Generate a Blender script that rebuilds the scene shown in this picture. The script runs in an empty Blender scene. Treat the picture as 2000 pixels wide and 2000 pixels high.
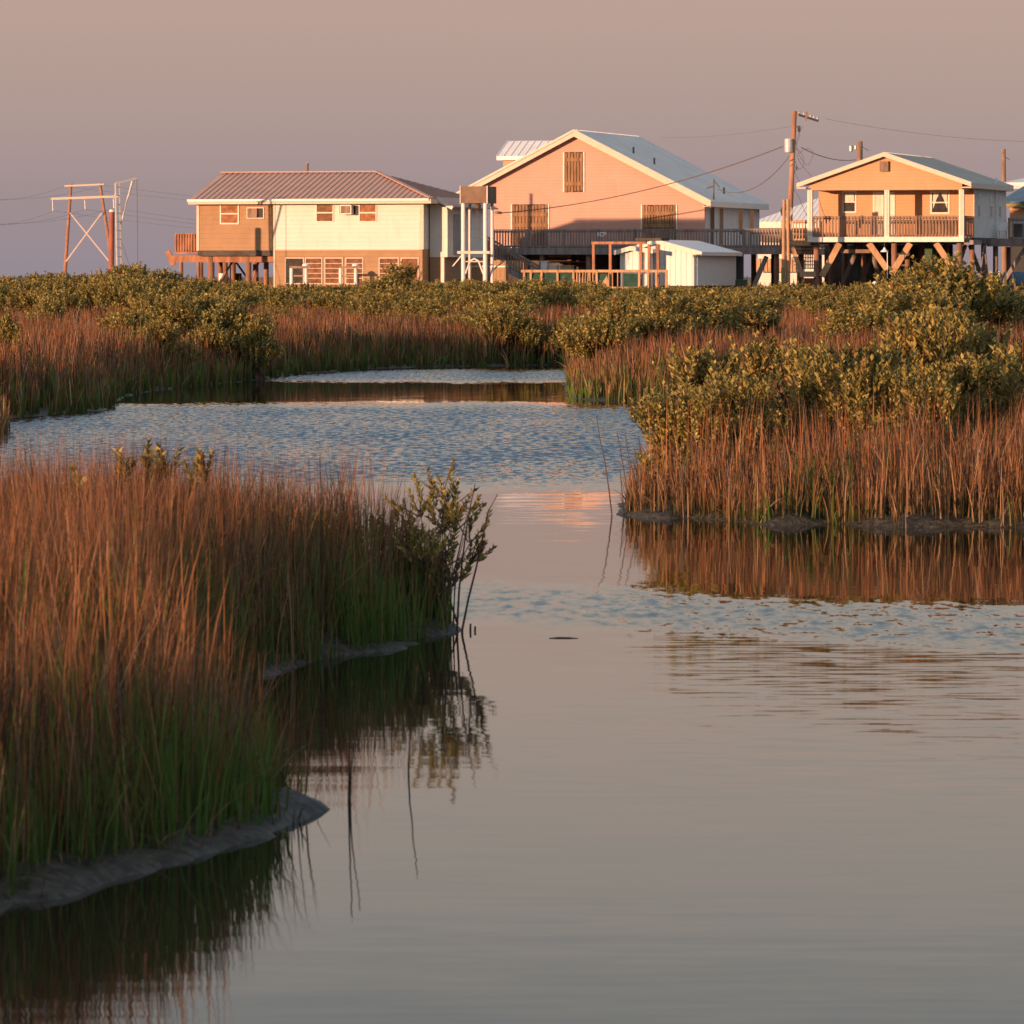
import bpy, math, random
import numpy as np
from math import sin, cos, radians, pi
from mathutils import Vector

SC = bpy.context.scene
COL = SC.collection
random.seed(7)
RNG = np.random.default_rng(11)

# ------------------------------------------------------------------ camera
CAM_H = 2.2          # eye height above the water, metres
FPX = 10000.0        # focal length in pixels of a 2000 px wide frame (180 mm on 36 mm)
HZ = 539.0           # row of the horizon in that frame
cd = bpy.data.cameras.new("camera")
cam = bpy.data.objects.new("camera", cd)
COL.objects.link(cam)
cam.location = (0, 0, CAM_H)
cam.rotation_euler = (radians(90), 0, 0)
cd.sensor_width = 36.0
cd.lens = 180.0
cd.shift_y = -(1000.0 - HZ) / 2000.0
cd.clip_start = 0.5
cd.clip_end = 20000
cd.dof.use_dof = True
cd.dof.focus_distance = 75.0
cd.dof.aperture_fstop = 14.0
SC.camera = cam

# ------------------------------------------------------------------ light
SUN_AZ = radians(48)      # light travels 45 deg to the right of the view axis
SUN_EL = radians(5.2)
w = bpy.data.worlds.new("World")
SC.world = w
w.use_nodes = True
nt = w.node_tree
nt.nodes.clear()
out = nt.nodes.new("ShaderNodeOutputWorld")
bg = nt.nodes.new("ShaderNodeBackground")
bg.inputs[1].default_value = 0.12
sky = nt.nodes.new("ShaderNodeTexSky")
sky.sky_type = 'NISHITA'
sky.sun_disc = False
sky.sun_elevation = SUN_EL
sky.sun_rotation = radians(225)
sky.air_density = 1.0
sky.dust_density = 1.5
sky.ozone_density = 2.0
tc = nt.nodes.new("ShaderNodeTexCoord")
sep = nt.nodes.new("ShaderNodeSeparateXYZ")
nt.links.new(tc.outputs["Generated"], sep.inputs[0])
ramp = nt.nodes.new("ShaderNodeValToRGB")
mul = nt.nodes.new("ShaderNodeMath"); mul.operation = 'MULTIPLY'; mul.inputs[1].default_value = 2.0
nt.links.new(sep.outputs[2], mul.inputs[0])
nt.links.new(mul.outputs[0], ramp.inputs[0])
def s2l(c):
    return tuple(((v/255.0)/12.92 if v/255.0 <= 0.04045 else (((v/255.0)+0.055)/1.055)**2.4) for v in c)
# the evening sky opposite the sun: grey-blue earth shadow, pink belt, then cool blue
stops = [(0.0, (157,145,156)), (0.030, (166,148,153)), (0.065, (181,157,153)), (0.11, (194,163,154)), (0.16, (206,181,168)),
         (0.24, (198,186,176)), (0.36, (150,164,172)), (0.58, (106,138,176)), (0.80, (160,180,204)), (1.0, (200,208,216))]
cr = ramp.color_ramp
while len(cr.elements) < len(stops): cr.elements.new(0.5)
for e, (p, c) in zip(cr.elements, stops):
    e.position = p; e.color = (*s2l(c), 1)
bg2 = nt.nodes.new("ShaderNodeBackground"); bg2.inputs[1].default_value = 0.70
nt.links.new(ramp.outputs[0], bg2.inputs[0]); nt.links.new(sky.outputs[0], bg.inputs[0])
mixs = nt.nodes.new("ShaderNodeMixShader"); mixs.inputs[0].default_value = 0.12
nt.links.new(bg2.outputs[0], mixs.inputs[1]); nt.links.new(bg.outputs[0], mixs.inputs[2])
nt.links.new(mixs.outputs[0], out.inputs[0])

sd = bpy.data.lights.new("sun", 'SUN')
sd.energy = 5.0
sd.angle = radians(0.55)
sd.color = (1.0, 0.56, 0.315)
sun = bpy.data.objects.new("sun", sd)
COL.objects.link(sun)
ld = Vector((sin(SUN_AZ)*cos(SUN_EL), cos(SUN_AZ)*cos(SUN_EL), -sin(SUN_EL)))
sun.rotation_euler = ld.to_track_quat('-Z', 'Y').to_euler()
sun.location = (-20, -20, 30)

SC.view_settings.view_transform = 'Standard'
SC.view_settings.look = 'None'
SC.view_settings.exposure = 0.50
SC.view_settings.gamma = 1.0
SC.render.engine = 'CYCLES'
SC.cycles.max_bounces = 6
SC.cycles.diffuse_bounces = 3
SC.cycles.glossy_bounces = 3
SC.cycles.transparent_max_bounces = 6
SC.cycles.use_denoising = True
SC.cycles.sample_clamp_indirect = 4.0

# ------------------------------------------------------------------ materials
MATS = {}
def newmat(name):
    m = bpy.data.materials.new(name); m.use_nodes = True
    n = m.node_tree; n.nodes.clear()
    o = n.nodes.new("ShaderNodeOutputMaterial")
    p = n.nodes.new("ShaderNodeBsdfPrincipled")
    n.links.new(p.outputs[0], o.inputs[0])
    MATS[name] = m
    return m, n, p
def surf(name, col, rough=0.7, var=0.18, scale=3.0, stretch=(1,1,1), spec=0.3, metal=0.0, lap=0.0, lapaxis=2, bump=0.0, grime=None, coord="Object"):
    """coloured surface with uneven tone, optional clapboard lap lines and a stain colour"""
    m, n, p = newmat(name)
    tcn = n.nodes.new("ShaderNodeTexCoord")
    mp = n.nodes.new("ShaderNodeMapping"); mp.inputs["Scale"].default_value = stretch
    n.links.new(tcn.outputs[coord], mp.inputs[0])
    nz = n.nodes.new("ShaderNodeTexNoise"); nz.inputs["Scale"].default_value = scale; nz.inputs["Detail"].default_value = 5
    n.links.new(mp.outputs[0], nz.inputs[0])
    mr = n.nodes.new("ShaderNodeMapRange"); mr.inputs[1].default_value = 0.3; mr.inputs[2].default_value = 0.7
    mr.inputs[3].default_value = 1 - var; mr.inputs[4].default_value = 1 + var
    n.links.new(nz.outputs[0], mr.inputs[0])
    mx = n.nodes.new("ShaderNodeMixRGB"); mx.blend_type = 'MULTIPLY'; mx.inputs[0].default_value = 1
    mx.inputs[1].default_value = (*col, 1)
    n.links.new(mr.outputs[0], mx.inputs[2])
    last = mx.outputs[0]
    if grime:
        nz2 = n.nodes.new("ShaderNodeTexNoise"); nz2.inputs["Scale"].default_value = 1.1; nz2.inputs["Detail"].default_value = 7
        mp2 = n.nodes.new("ShaderNodeMapping"); mp2.inputs["Scale"].default_value = (2.5, 2.5, 0.5)
        n.links.new(tcn.outputs[coord], mp2.inputs[0]); n.links.new(mp2.outputs[0], nz2.inputs[0])
        mr2 = n.nodes.new("ShaderNodeMapRange"); mr2.inputs[1].default_value = 0.55; mr2.inputs[2].default_value = 0.8
        mr2.inputs[4].default_value = 0.6
        n.links.new(nz2.outputs[0], mr2.inputs[0])
        mg = n.nodes.new("ShaderNodeMixRGB"); mg.inputs[2].default_value = (*grime, 1)
        n.links.new(mr2.outputs[0], mg.inputs[0]); n.links.new(last, mg.inputs[1]); last = mg.outputs[0]
    n.links.new(last, p.inputs["Base Color"])
    p.inputs["Roughness"].default_value = rough
    p.inputs["Metallic"].default_value = metal
    p.inputs["Specular IOR Level"].default_value = spec
    if lap or bump:
        bp = n.nodes.new("ShaderNodeBump")
        if lap:
            sx = n.nodes.new("ShaderNodeSeparateXYZ"); n.links.new(tcn.outputs[coord], sx.inputs[0])
            dv = n.nodes.new("ShaderNodeMath"); dv.operation = 'DIVIDE'; dv.inputs[1].default_value = lap
            n.links.new(sx.outputs[lapaxis], dv.inputs[0])
            fr = n.nodes.new("ShaderNodeMath"); fr.operation = 'FRACT'; n.links.new(dv.outputs[0], fr.inputs[0])
            inv = n.nodes.new("ShaderNodeMath"); inv.operation = 'SUBTRACT'; inv.inputs[0].default_value = 1
            n.links.new(fr.outputs[0], inv.inputs[1])
            n.links.new(inv.outputs[0], bp.inputs["Height"]); bp.inputs["Distance"].default_value = 0.009
            # narrow darker shadow joint kept as geometry-like bump only
        else:
            n.links.new(nz.outputs[0], bp.inputs["Height"]); bp.inputs["Distance"].default_value = bump
        bp.inputs["Strength"].default_value = 0.8
        n.links.new(bp.outputs[0], p.inputs["Normal"])
    return m

surf("tan_siding", (0.38,0.23,0.13), 0.75, 0.08, 1.5, lap=0.22, grime=(0.31,0.185,0.105))
surf("cream_siding", (0.70,0.665,0.60), 0.7, 0.04, 1.2, lap=0.2, grime=(0.60,0.52,0.40))
surf("pink_siding", (0.56,0.325,0.25), 0.7, 0.04, 1.2, lap=0.16, grime=(0.50,0.27,0.20))
surf("orange_siding", (0.58,0.32,0.175), 0.7, 0.05, 1.2, lap=0.16, grime=(0.50,0.28,0.155))
surf("shaded_siding", (0.64,0.62,0.59), 0.7, 0.06, 1.2, lap=0.16, grime=(0.56,0.54,0.51))  # greyed siding: shade of walls turned from the sun, put into the colour
surf("white_trim", (0.76,0.69,0.60), 0.55, 0.08, 4.0, grime=(0.50,0.45,0.38))
surf("cream_trim", (0.68,0.53,0.42), 0.55, 0.05, 4.0)
surf("white_metal", (0.70,0.69,0.66), 0.4, 0.05, 3.0, spec=0.5)
surf("brown_roof", (0.44,0.275,0.22), 0.6, 0.08, 1.2, spec=0.3, grime=(0.36,0.215,0.165))
surf("white_roof", (0.72,0.70,0.68), 0.42, 0.07, 0.8, spec=0.5, grime=(0.66,0.63,0.60))
surf("grey_roof", (0.52,0.50,0.46), 0.45, 0.08, 0.8, spec=0.5, grime=(0.42,0.40,0.37))
surf("old_wood", (0.26,0.17,0.12), 0.85, 0.35, 6.0, (1,1,0.2), grime=(0.14,0.09,0.07))
surf("grey_wood", (0.27,0.22,0.20), 0.9, 0.3, 6.0, (1,1,0.2), grime=(0.12,0.09,0.08))
surf("red_wood", (0.36,0.17,0.10), 0.85, 0.3, 6.0, (1,1,0.25), grime=(0.16,0.08,0.05))
surf("fresh_wood", (0.46,0.28,0.16), 0.85, 0.25, 6.0, (1,1,0.3), grime=(0.3,0.17,0.1))
surf("shutter_wood", (0.27,0.15,0.08), 0.85, 0.4, 5.0, (3,1,0.3), grime=(0.12,0.07,0.045))
surf("pile_wood", (0.28,0.15,0.10), 0.9, 0.3, 5.0, (1,1,0.3), grime=(0.12,0.07,0.05))
surf("pole_wood", (0.36,0.19,0.12), 0.9, 0.3, 5.0, (1,1,0.15), grime=(0.2,0.11,0.08))
surf("dark_under", (0.10,0.085,0.075), 0.95, 0.4, 2.0)  # under-house shade put into the colour; the dark drum and grilles share it
surf("steel", (0.42,0.41,0.40), 0.45, 0.12, 5.0, spec=0.5, metal=0.3)
surf("galvanised", (0.55,0.52,0.50), 0.5, 0.15, 4.0, spec=0.5, metal=0.2)
surf("box_panel", (0.20,0.13,0.09), 0.8, 0.2, 3.0)
surf("red_steel", (0.30,0.10,0.06), 0.7, 0.3, 3.0, (1,1,0.3), grime=(0.12,0.05,0.04))
surf("wire", (0.13,0.10,0.085), 0.7, 0.1, 3.0)
surf("green_mesh", (0.018,0.065,0.048), 0.8, 0.3, 3.0)
surf("blue_tarp", (0.05,0.11,0.17), 0.5, 0.25, 2.0, bump=0.1)
surf("white_plastic", (0.80,0.78,0.75), 0.4, 0.04, 3.0, spec=0.5)
surf("grey_box", (0.30,0.31,0.31), 0.6, 0.15, 3.0)
surf("yellow_paint", (0.30,0.23,0.09), 0.6, 0.2, 3.0)
surf("green_paint", (0.05,0.09,0.05), 0.7, 0.2, 3.0)
surf("curtain", (0.70,0.62,0.52), 0.9, 0.25, 7.0, (6,1,0.3))
surf("brick_pier", (0.40,0.18,0.10), 0.85, 0.25, 8.0)
surf("reed", (0.09,0.055,0.045), 0.8, 0.3, 6.0)
surf("bark", (0.13,0.085,0.06), 0.9, 0.3, 12.0, bump=0.01)

def glassmat(name, col):
    m, n, p = newmat(name)
    tcn = n.nodes.new("ShaderNodeTexCoord")
    nz = n.nodes.new("ShaderNodeTexNoise"); nz.inputs["Scale"].default_value = 4; nz.inputs["Detail"].default_value = 3
    n.links.new(tcn.outputs["Object"], nz.inputs[0])
    r = n.nodes.new("ShaderNodeValToRGB")
    r.color_ramp.elements[0].position = 0.35; r.color_ramp.elements[0].color = (*[c*0.45 for c in col], 1)
    r.color_ramp.elements[1].position = 0.65; r.color_ramp.elements[1].color = (*col, 1)
    n.links.new(nz.outputs[0], r.inputs[0]); n.links.new(r.outputs[0], p.inputs["Base Color"])
    p.inputs["Roughness"].default_value = 0.12
    p.inputs["Specular IOR Level"].default_value = 0.6
    return m
glassmat("glass_brown_reflect", (0.26,0.11,0.05))  # warm base colours paint the orange reflection and curtain tone into the panes
glassmat("glass_dark", (0.05,0.04,0.04))
glassmat("glass_orange_reflect", (0.42,0.17,0.07))

# vegetation: colour of each blade or leaf rides on a vertex attribute
def plantmat(name, trans, rough, spec=0.3):
    m = bpy.data.materials.new(name); m.use_nodes = True
    n = m.node_tree; n.nodes.clear()
    o = n.nodes.new("ShaderNodeOutputMaterial")
    p = n.nodes.new("ShaderNodeBsdfPrincipled")
    at = n.nodes.new("ShaderNodeAttribute"); at.attribute_name = "tint"
    n.links.new(at.outputs["Color"], p.inputs["Base Color"])
    p.inputs["Roughness"].default_value = rough
    p.inputs["Specular IOR Level"].default_value = spec
    tr = n.nodes.new("ShaderNodeBsdfTranslucent")
    n.links.new(at.outputs["Color"], tr.inputs[0])
    mxs = n.nodes.new("ShaderNodeMixShader"); mxs.inputs[0].default_value = trans
    n.links.new(p.outputs[0], mxs.inputs[1]); n.links.new(tr.outputs[0], mxs.inputs[2])
    n.links.new(mxs.outputs[0], o.inputs[0])
    MATS[name] = m
plantmat("grass", 0.25, 0.75, 0.15)
plantmat("leaf", 0.2, 0.45, 0.35)

# mud
m, n, p = newmat("mud")
tcn = n.nodes.new("ShaderNodeTexCoord")
nz = n.nodes.new("ShaderNodeTexNoise"); nz.inputs["Scale"].default_value = 16; nz.inputs["Detail"].default_value = 9; nz.inputs["Roughness"].default_value = 0.7
n.links.new(tcn.outputs["Object"], nz.inputs[0])
r = n.nodes.new("ShaderNodeValToRGB")
r.color_ramp.elements[0].position = 0.42; r.color_ramp.elements[0].color = (0.022,0.015,0.011,1)
r.color_ramp.elements[1].position = 0.62; r.color_ramp.elements[1].color = (0.12,0.115,0.085,1)
n.links.new(nz.outputs[0], r.inputs[0]); n.links.new(r.outputs[0], p.inputs["Base Color"])
p.inputs["Roughness"].default_value = 0.42; p.inputs["Specular IOR Level"].default_value = 0.4
bp = n.nodes.new("ShaderNodeBump"); bp.inputs["Distance"].default_value = 0.12; bp.inputs["Strength"].default_value = 1.0
n.links.new(nz.outputs[0], bp.inputs["Height"]); n.links.new(bp.outputs[0], p.inputs["Normal"])

# ------------------------------------------------------------------ water material
m, n, p = newmat("water")
def N(t, **kw):
    x = n.nodes.new(t)
    for k, v in kw.items(): setattr(x, k, v)
    return x
L = n.links.new
p.inputs["Base Color"].default_value = (0.010,0.009,0.007,1)
p.inputs["Roughness"].default_value = 0.03
p.inputs["IOR"].default_value = 1.333
p.inputs["Specular IOR Level"].default_value = 0.5
geo = N("ShaderNodeNewGeometry")
sp = N("ShaderNodeSeparateXYZ"); L(geo.outputs["Position"], sp.inputs[0])
def mathn(op, a, b=None, c=None):
    x = N("ShaderNodeMath", operation=op)
    for i, v in enumerate((a, b, c)):
        if v is None: continue
        if isinstance(v, (int, float)): x.inputs[i].default_value = v
        else: L(v, x.inputs[i])
    return x.outputs[0]
# edges of the wind patches wander: add low-frequency noise to Y
wn = N("ShaderNodeTexNoise"); wn.inputs["Scale"].default_value = 0.55; wn.inputs["Detail"].default_value = 4; wn.inputs["Roughness"].default_value = 0.6
mpw = N("ShaderNodeMapping"); mpw.inputs["Scale"].default_value = (1.3,0.12,1)
L(geo.outputs["Position"], mpw.inputs[0]); L(mpw.outputs[0], wn.inputs[0])
wob = mathn('SUBTRACT', wn.outputs[0], 0.5)
def band(y0, y1, soft, tilt=0.0, x0=0.0, wobble=6.0):
    """1 inside the wind patch whose far/near edges lie at y1/y0 metres"""
    yy = mathn('ADD', sp.outputs[1], mathn('MULTIPLY', wob, wobble))
    yy = mathn('ADD', yy, mathn('MULTIPLY', mathn('SUBTRACT', sp.outputs[0], x0), tilt))
    a = N("ShaderNodeMapRange", interpolation_type='SMOOTHSTEP'); L(yy, a.inputs[0]); a.inputs[1].default_value = y0 - soft; a.inputs[2].default_value = y0 + soft
    b = N("ShaderNodeMapRange", interpolation_type='SMOOTHSTEP'); L(yy, b.inputs[0]); b.inputs[1].default_value = y1 - soft; b.inputs[2].default_value = y1 + soft
    b.inputs[3].default_value = 1; b.inputs[4].default_value = 0
    return mathn('MULTIPLY', a.outputs[0], b.outputs[0])
rip = mathn('MAXIMUM', band(54.5, 87.0, 3.5), band(107, 121, 3.0))
near = mathn('MULTIPLY', band(32.4, 36.4, 1.0, tilt=0.75, x0=0.0, wobble=4.0), 0.36)
rip = mathn('MAXIMUM', rip, near)
# small breeze ripples in the near right water
bx = N("ShaderNodeMapRange", interpolation_type='SMOOTHSTEP'); L(sp.outputs[0], bx.inputs[0]); bx.inputs[1].default_value = -0.2; bx.inputs[2].default_value = 2.0
faint = mathn('MULTIPLY', mathn('MULTIPLY', band(22.5, 32.5, 2.5, tilt=0.5, x0=1.0, wobble=6.0), bx.outputs[0]), 0.12)
ripall = rip
def wave(sx, sy, det, seed, rough=0.6):
    mp_ = N("ShaderNodeMapping"); mp_.inputs["Scale"].default_value = (sx, sy, 1); mp_.inputs["Location"].default_value = (seed, seed*2.3, 0)
    L(geo.outputs["Position"], mp_.inputs[0])
    t = N("ShaderNodeTexNoise"); t.inputs["Scale"].default_value = 1.0; t.inputs["Detail"].default_value = det; t.inputs["Roughness"].default_value = rough
    L(mp_.outputs[0], t.inputs[0])
    return mathn('SUBTRACT', t.outputs[0], 0.5)
wyf = wave(8.0, 2.4, 3, 3.0, 0.65); wxf = wave(8.0, 3.0, 2, 17.0)
low = mathn('ADD', 1.0, mathn('MULTIPLY', wave(0.45, 0.16, 3, 71.0, 0.6), 2.2))
cy = wave(0.9, 2.6, 3, 41.0, 0.55); fy = wave(1.9, 10.0, 3, 91.0, 0.6); cx = wave(2.2, 1.6, 2, 55.0)
nrm_y = mathn('ADD', mathn('MULTIPLY', mathn('MULTIPLY', wyf, ripall), 0.54), mathn('MULTIPLY', cy, 0.016))
nrm_y = mathn('ADD', nrm_y, mathn('MULTIPLY', fy, mathn('ADD', 0.017, mathn('MULTIPLY', faint, 1.0))))
bias = mathn('MULTIPLY', mathn('MULTIPLY', rip, low), -0.072)   # waves are seen on the faces that lean to the viewer
nrm_y = mathn('ADD', nrm_y, bias)
nrm_x = mathn('ADD', mathn('MULTIPLY', mathn('MULTIPLY', wxf, ripall), 0.25), mathn('ADD', mathn('MULTIPLY', cx, 0.010), mathn('MULTIPLY', wave(2.5, 8.0, 2, 121.0), 0.016)))
cmb = N("ShaderNodeCombineXYZ"); L(nrm_x, cmb.inputs[0]); L(nrm_y, cmb.inputs[1]); cmb.inputs[2].default_value = 1
vn = N("ShaderNodeVectorMath", operation='NORMALIZE'); L(cmb.outputs[0], vn.inputs[0])
L(vn.outputs[0], p.inputs["Normal"])

# ------------------------------------------------------------------ helpers
def tag(o, label=None, cat=None, group=None, kind=None):
    if label: o["label"] = label
    if cat: o["category"] = cat
    if group: o["group"] = group
    if kind: o["kind"] = kind
    return o
def empty(name, loc=(0,0,0), rz=0.0, label=None, cat=None, group=None):
    o = bpy.data.objects.new(name, None); COL.objects.link(o)
    o.location = loc; o.rotation_euler = (0,0,rz); o.empty_display_size = 0.3
    return tag(o, label, cat, group)
class MB:
    def __init__(s): s.v = []; s.f = []; s.m = []
    def mark(s): s.m.append((len(s.v), len(s.f)))
    def hexa(s, c):
        s.mark()
        b = len(s.v); s.v += [tuple(q) for q in c]
        s.f += [(b,b+3,b+2,b+1),(b+4,b+5,b+6,b+7),(b,b+1,b+5,b+4),(b+1,b+2,b+6,b+5),(b+2,b+3,b+7,b+6),(b+3,b,b+4,b+7)]
        return s
    def box(s, x0,x1,y0,y1,z0,z1):
        return s.hexa([(x0,y0,z0),(x1,y0,z0),(x1,y1,z0),(x0,y1,z0),(x0,y0,z1),(x1,y0,z1),(x1,y1,z1),(x0,y1,z1)])
    def beam(s, p, q, w, h=None, up=(0,0,1)):
        h = h or w; p = Vector(p); q = Vector(q); d = (q-p).normalized(); u = Vector(up)
        if abs(d.dot(u)) > 0.98: u = Vector((0,1,0))
        a = d.cross(u).normalized()*w/2; b = a.cross(d).normalized()*h/2
        return s.hexa([p-a-b, p+a-b, p+a+b, p-a+b, q-a-b, q+a-b, q+a+b, q-a+b])
    def cyl(s, p, q, r0, r1=None, n=8, cap=True):
        s.mark(); r1 = r0 if r1 is None else r1; p = Vector(p); q = Vector(q); d = (q-p).normalized()
        u = Vector((0,0,1)) if abs(d.z) < 0.9 else Vector((0,1,0))
        a = d.cross(u).normalized(); b = a.cross(d).normalized(); k = len(s.v)
        for i in range(n):
            t = 2*pi*i/n; o = a*cos(t)+b*sin(t); s.v.append(tuple(p+o*r0)); s.v.append(tuple(q+o*r1))
        for i in range(n):
            j = (i+1) % n; s.f.append((k+2*i, k+2*i+1, k+2*j+1, k+2*j))
        if cap: s.f.append(tuple(k+2*i for i in range(n))); s.f.append(tuple(k+2*i+1 for i in reversed(range(n))))
        return s
    def prism(s, pts, vec):
        s.mark(); k = len(s.v); n_ = len(pts); vec = Vector(vec)
        s.v += [tuple(q) for q in pts] + [tuple(Vector(q)+vec) for q in pts]
        s.f.append(tuple(range(k, k+n_))); s.f.append(tuple(k+n_+i for i in reversed(range(n_))))
        for i in range(n_):
            j = (i+1) % n_; s.f.append((k+i, k+n_+i, k+n_+j, k+j))
        return s
    def lathe(s, prof, n=16, at=(0,0,0)):
        s.mark()
        k = len(s.v)
        for r_, z_ in prof:
            for i in range(n):
                t = 2*pi*i/n; s.v.append((at[0]+r_*cos(t), at[1]+r_*sin(t), at[2]+z_))
        for a in range(len(prof)-1):
            for i in range(n):
                j = (i+1) % n; s.f.append((k+a*n+i, k+a*n+j, k+(a+1)*n+j, k+(a+1)*n+i))
        return s
    def each(s, name, mat, parent=None):
        """every piece an object of its own"""
        ends = s.m[1:] + [(len(s.v), len(s.f))]
        for (a0, b0), (a1, b1) in zip(s.m, ends):
            q_ = MB(); q_.v = s.v[a0:a1]; q_.f = [tuple(i-a0 for i in f) for f in s.f[b0:b1]]; o = q_.build(name, mat, parent)
        return o
    def build(s, name, mat, parent=None, bevel=0.0, smooth=False):
        me = bpy.data.meshes.new(name); me.from_pydata(s.v, [], s.f); me.validate(); 
        import bmesh
        bm = bmesh.new(); bm.from_mesh(me); bmesh.ops.recalc_face_normals(bm, faces=bm.faces)
        if bevel:
            bmesh.ops.bevel(bm, geom=bm.edges[:], offset=bevel, segments=1, affect='EDGES', profile=0.5)
        bm.to_mesh(me); bm.free()
        me.materials.append(MATS[mat])
        if smooth: me.polygons.foreach_set("use_smooth", [True]*len(me.polygons))
        o = bpy.data.objects.new(name, me); COL.objects.link(o)
        if parent: o.parent = parent
        return o
def tube(name, pts, r, mat, parent=None, n=6):
    b = MB(); k = 0; pts = [Vector(q) for q in pts]
    for i, q in enumerate(pts):
        d = (pts[min(i+1, len(pts)-1)] - pts[max(i-1, 0)]).normalized()
        u = Vector((0,0,1)) if abs(d.z) < 0.9 else Vector((0,1,0))
        a = d.cross(u).normalized(); c = a.cross(d)
        rr = r[i] if isinstance(r, (list, tuple)) else r
        for j in range(n):
            t = 2*pi*j/n; b.v.append(tuple(q + (a*cos(t)+c*sin(t))*rr))
    for i in range(len(pts)-1):
        for j in range(n):
            l = (j+1) % n; b.f.append((i*n+j, i*n+l, (i+1)*n+l, (i+1)*n+j))
    return b.build(name, mat, parent, smooth=True)
def at(px, py, D):
    return Vector(((px-1000)*D/FPX, D, CAM_H-(py-HZ)*D/FPX))
class Frame:
    """a building's own axes: x along its front, y into its depth; measures read off the survey picture"""
    def __init__(s, px, D, deg):
        s.t = radians(deg); s.ox = (px-1000)*D/FPX; s.oy = D; s.c = cos(s.t); s.s = sin(s.t)
    def x(s, px, y=0.0):
        k = (px-1000)/FPX
        return (k*s.oy + k*y*s.c - s.ox - y*s.s)/(s.c + k*s.s)
    def z(s, py, x=0.0, y=0.0):
        return CAM_H - (py-HZ)*(s.oy - x*s.s + y*s.c)/FPX
    def empty(s, name, label, cat, group=None):
        return empty(name, (s.ox, s.oy, 0), -s.t, label, cat, group)

# ------------------------------------------------------------------ terrain and water
def W(px, py):      # survey point on the water surface
    Y = CAM_H*FPX/(py-HZ); return ((px-1000)*Y/FPX, Y)
near_bank = [W(*q) for q in [(-2500,1950),(-400,1850),(0,1788),(150,1738),(300,1698),(500,1640),(590,1612),(640,1580),(618,1556),(560,1545),(490,1520),
     (440,1470),(425,1400),(455,1345),(540,1316),(640,1290),(780,1262),(860,1243),(896,1232),(880,1216),(800,1196),(600,1180),(300,1172),(-200,1172),(-2500,1172)]]
right_bank = [W(*q) for q in [(1212,1003),(1250,1010),(1300,1013),(1360,1012),(1420,1018),(1500,1026),(1620,1024),(1750,1031),(1880,1028),(2000,1032),(3200,1040),
     (3200,860),(1500,880),(1340,905),(1250,955)]]
left_clump = [W(*q) for q in [(-500,838),(0,836),(18,842),(26,852),(10,862),(-500,870)]]
main_land = [W(*q) for q in [(-2200,835),(-300,824),(0,818),(60,814),(100,811),(160,806),(200,801),(224,793),(232,776),(300,763),(400,753),(480,745),(540,736),
     (620,728),(700,722),(780,719),(860,716),(930,715),(1000,714),(1100,713),(1119,722),(1113,735),(1111,758),(1113,774),(1130,780),(1200,784),(1300,787),(1500,786),(3600,792)]]
main_land = main_land + [(2500, 160), (2500, 9000), (-2500, 9000), (-2500, 160)]
LANDS = [near_bank, right_bank, left_clump, main_land]
def sdist(poly, X, Y):
    """signed distance, positive inside"""
    P = np.array(poly); Q = np.roll(P, -1, axis=0)
    d = np.full(X.shape, 1e9); inside = np.zeros(X.shape, bool)
    for (ax, ay), (bx_, by_) in zip(P, Q):
        ex, ey = bx_-ax, by_-ay
        t = np.clip(((X-ax)*ex + (Y-ay)*ey)/(ex*ex+ey*ey+1e-12), 0, 1)
        d = np.minimum(d, np.hypot(X-ax-t*ex, Y-ay-t*ey))
        c = ((ay > Y) != (by_ > Y)) & (X < (bx_-ax)*(Y-ay)/(by_-ay+1e-12)+ax)
        inside ^= c
    return np.where(inside, d, -d)
def vnoise(X, Y, s, seed):
    """cheap smooth value noise 0..1"""
    x = X/s + seed*13.7; y = Y/s + seed*7.3
    xi = np.floor(x); yi = np.floor(y); fx = x-xi; fy = y-yi
    fx = fx*fx*(3-2*fx); fy = fy*fy*(3-2*fy)
    def h(a, b):
        q = np.sin(a*127.1 + b*311.7 + seed*74.7)*43758.5453
        return q - np.floor(q)
    return (h(xi,yi)*(1-fx)+h(xi+1,yi)*fx)*(1-fy) + (h(xi,yi+1)*(1-fx)+h(xi+1,yi+1)*fx)*fy
def sd_all(X, Y):
    r_ = np.full(X.shape, -1e9)
    for pl in LANDS: r_ = np.maximum(r_, sdist(pl, X, Y))
    return r_
def ground_z(X, Y, S=None):
    X = np.asarray(X, float); Y = np.asarray(Y, float)
    if S is None: S = sd_all(X, Y)
    sc = np.where(Y < 40, 0.35, np.where(Y < 66, 0.16, 1.0))                       # the shelving mud is narrower up close
    S = S + (vnoise(X, Y, 0.5, 3)-0.5)*0.18*np.where(Y < 60, 1, 2) + (vnoise(X, Y, 0.17, 33)-0.5)*0.12
    up = 1 - np.exp(-np.clip(S, 0, None)/(0.8*sc))
    z = np.where(S > 0, 0.004 + np.where(Y<40,0.13,np.where(Y<66,0.075,0.16))*up + 0.12*np.clip((S-1)/6, 0, 1), np.clip(S*0.5, -0.5, 0) - 0.004)
    z = z + np.where(S > 0.02, (vnoise(X, Y, 0.24, 1)-0.45)*0.07*up + (vnoise(X, Y, 0.09, 2)-0.5)*0.05*up, 0)
    z = z + np.clip((Y-200)/25, 0, 1)*0.25*(S > 0)
    return z
def gz(x, y): return float(ground_z(np.array([x]), np.array([y]))[0])

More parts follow.
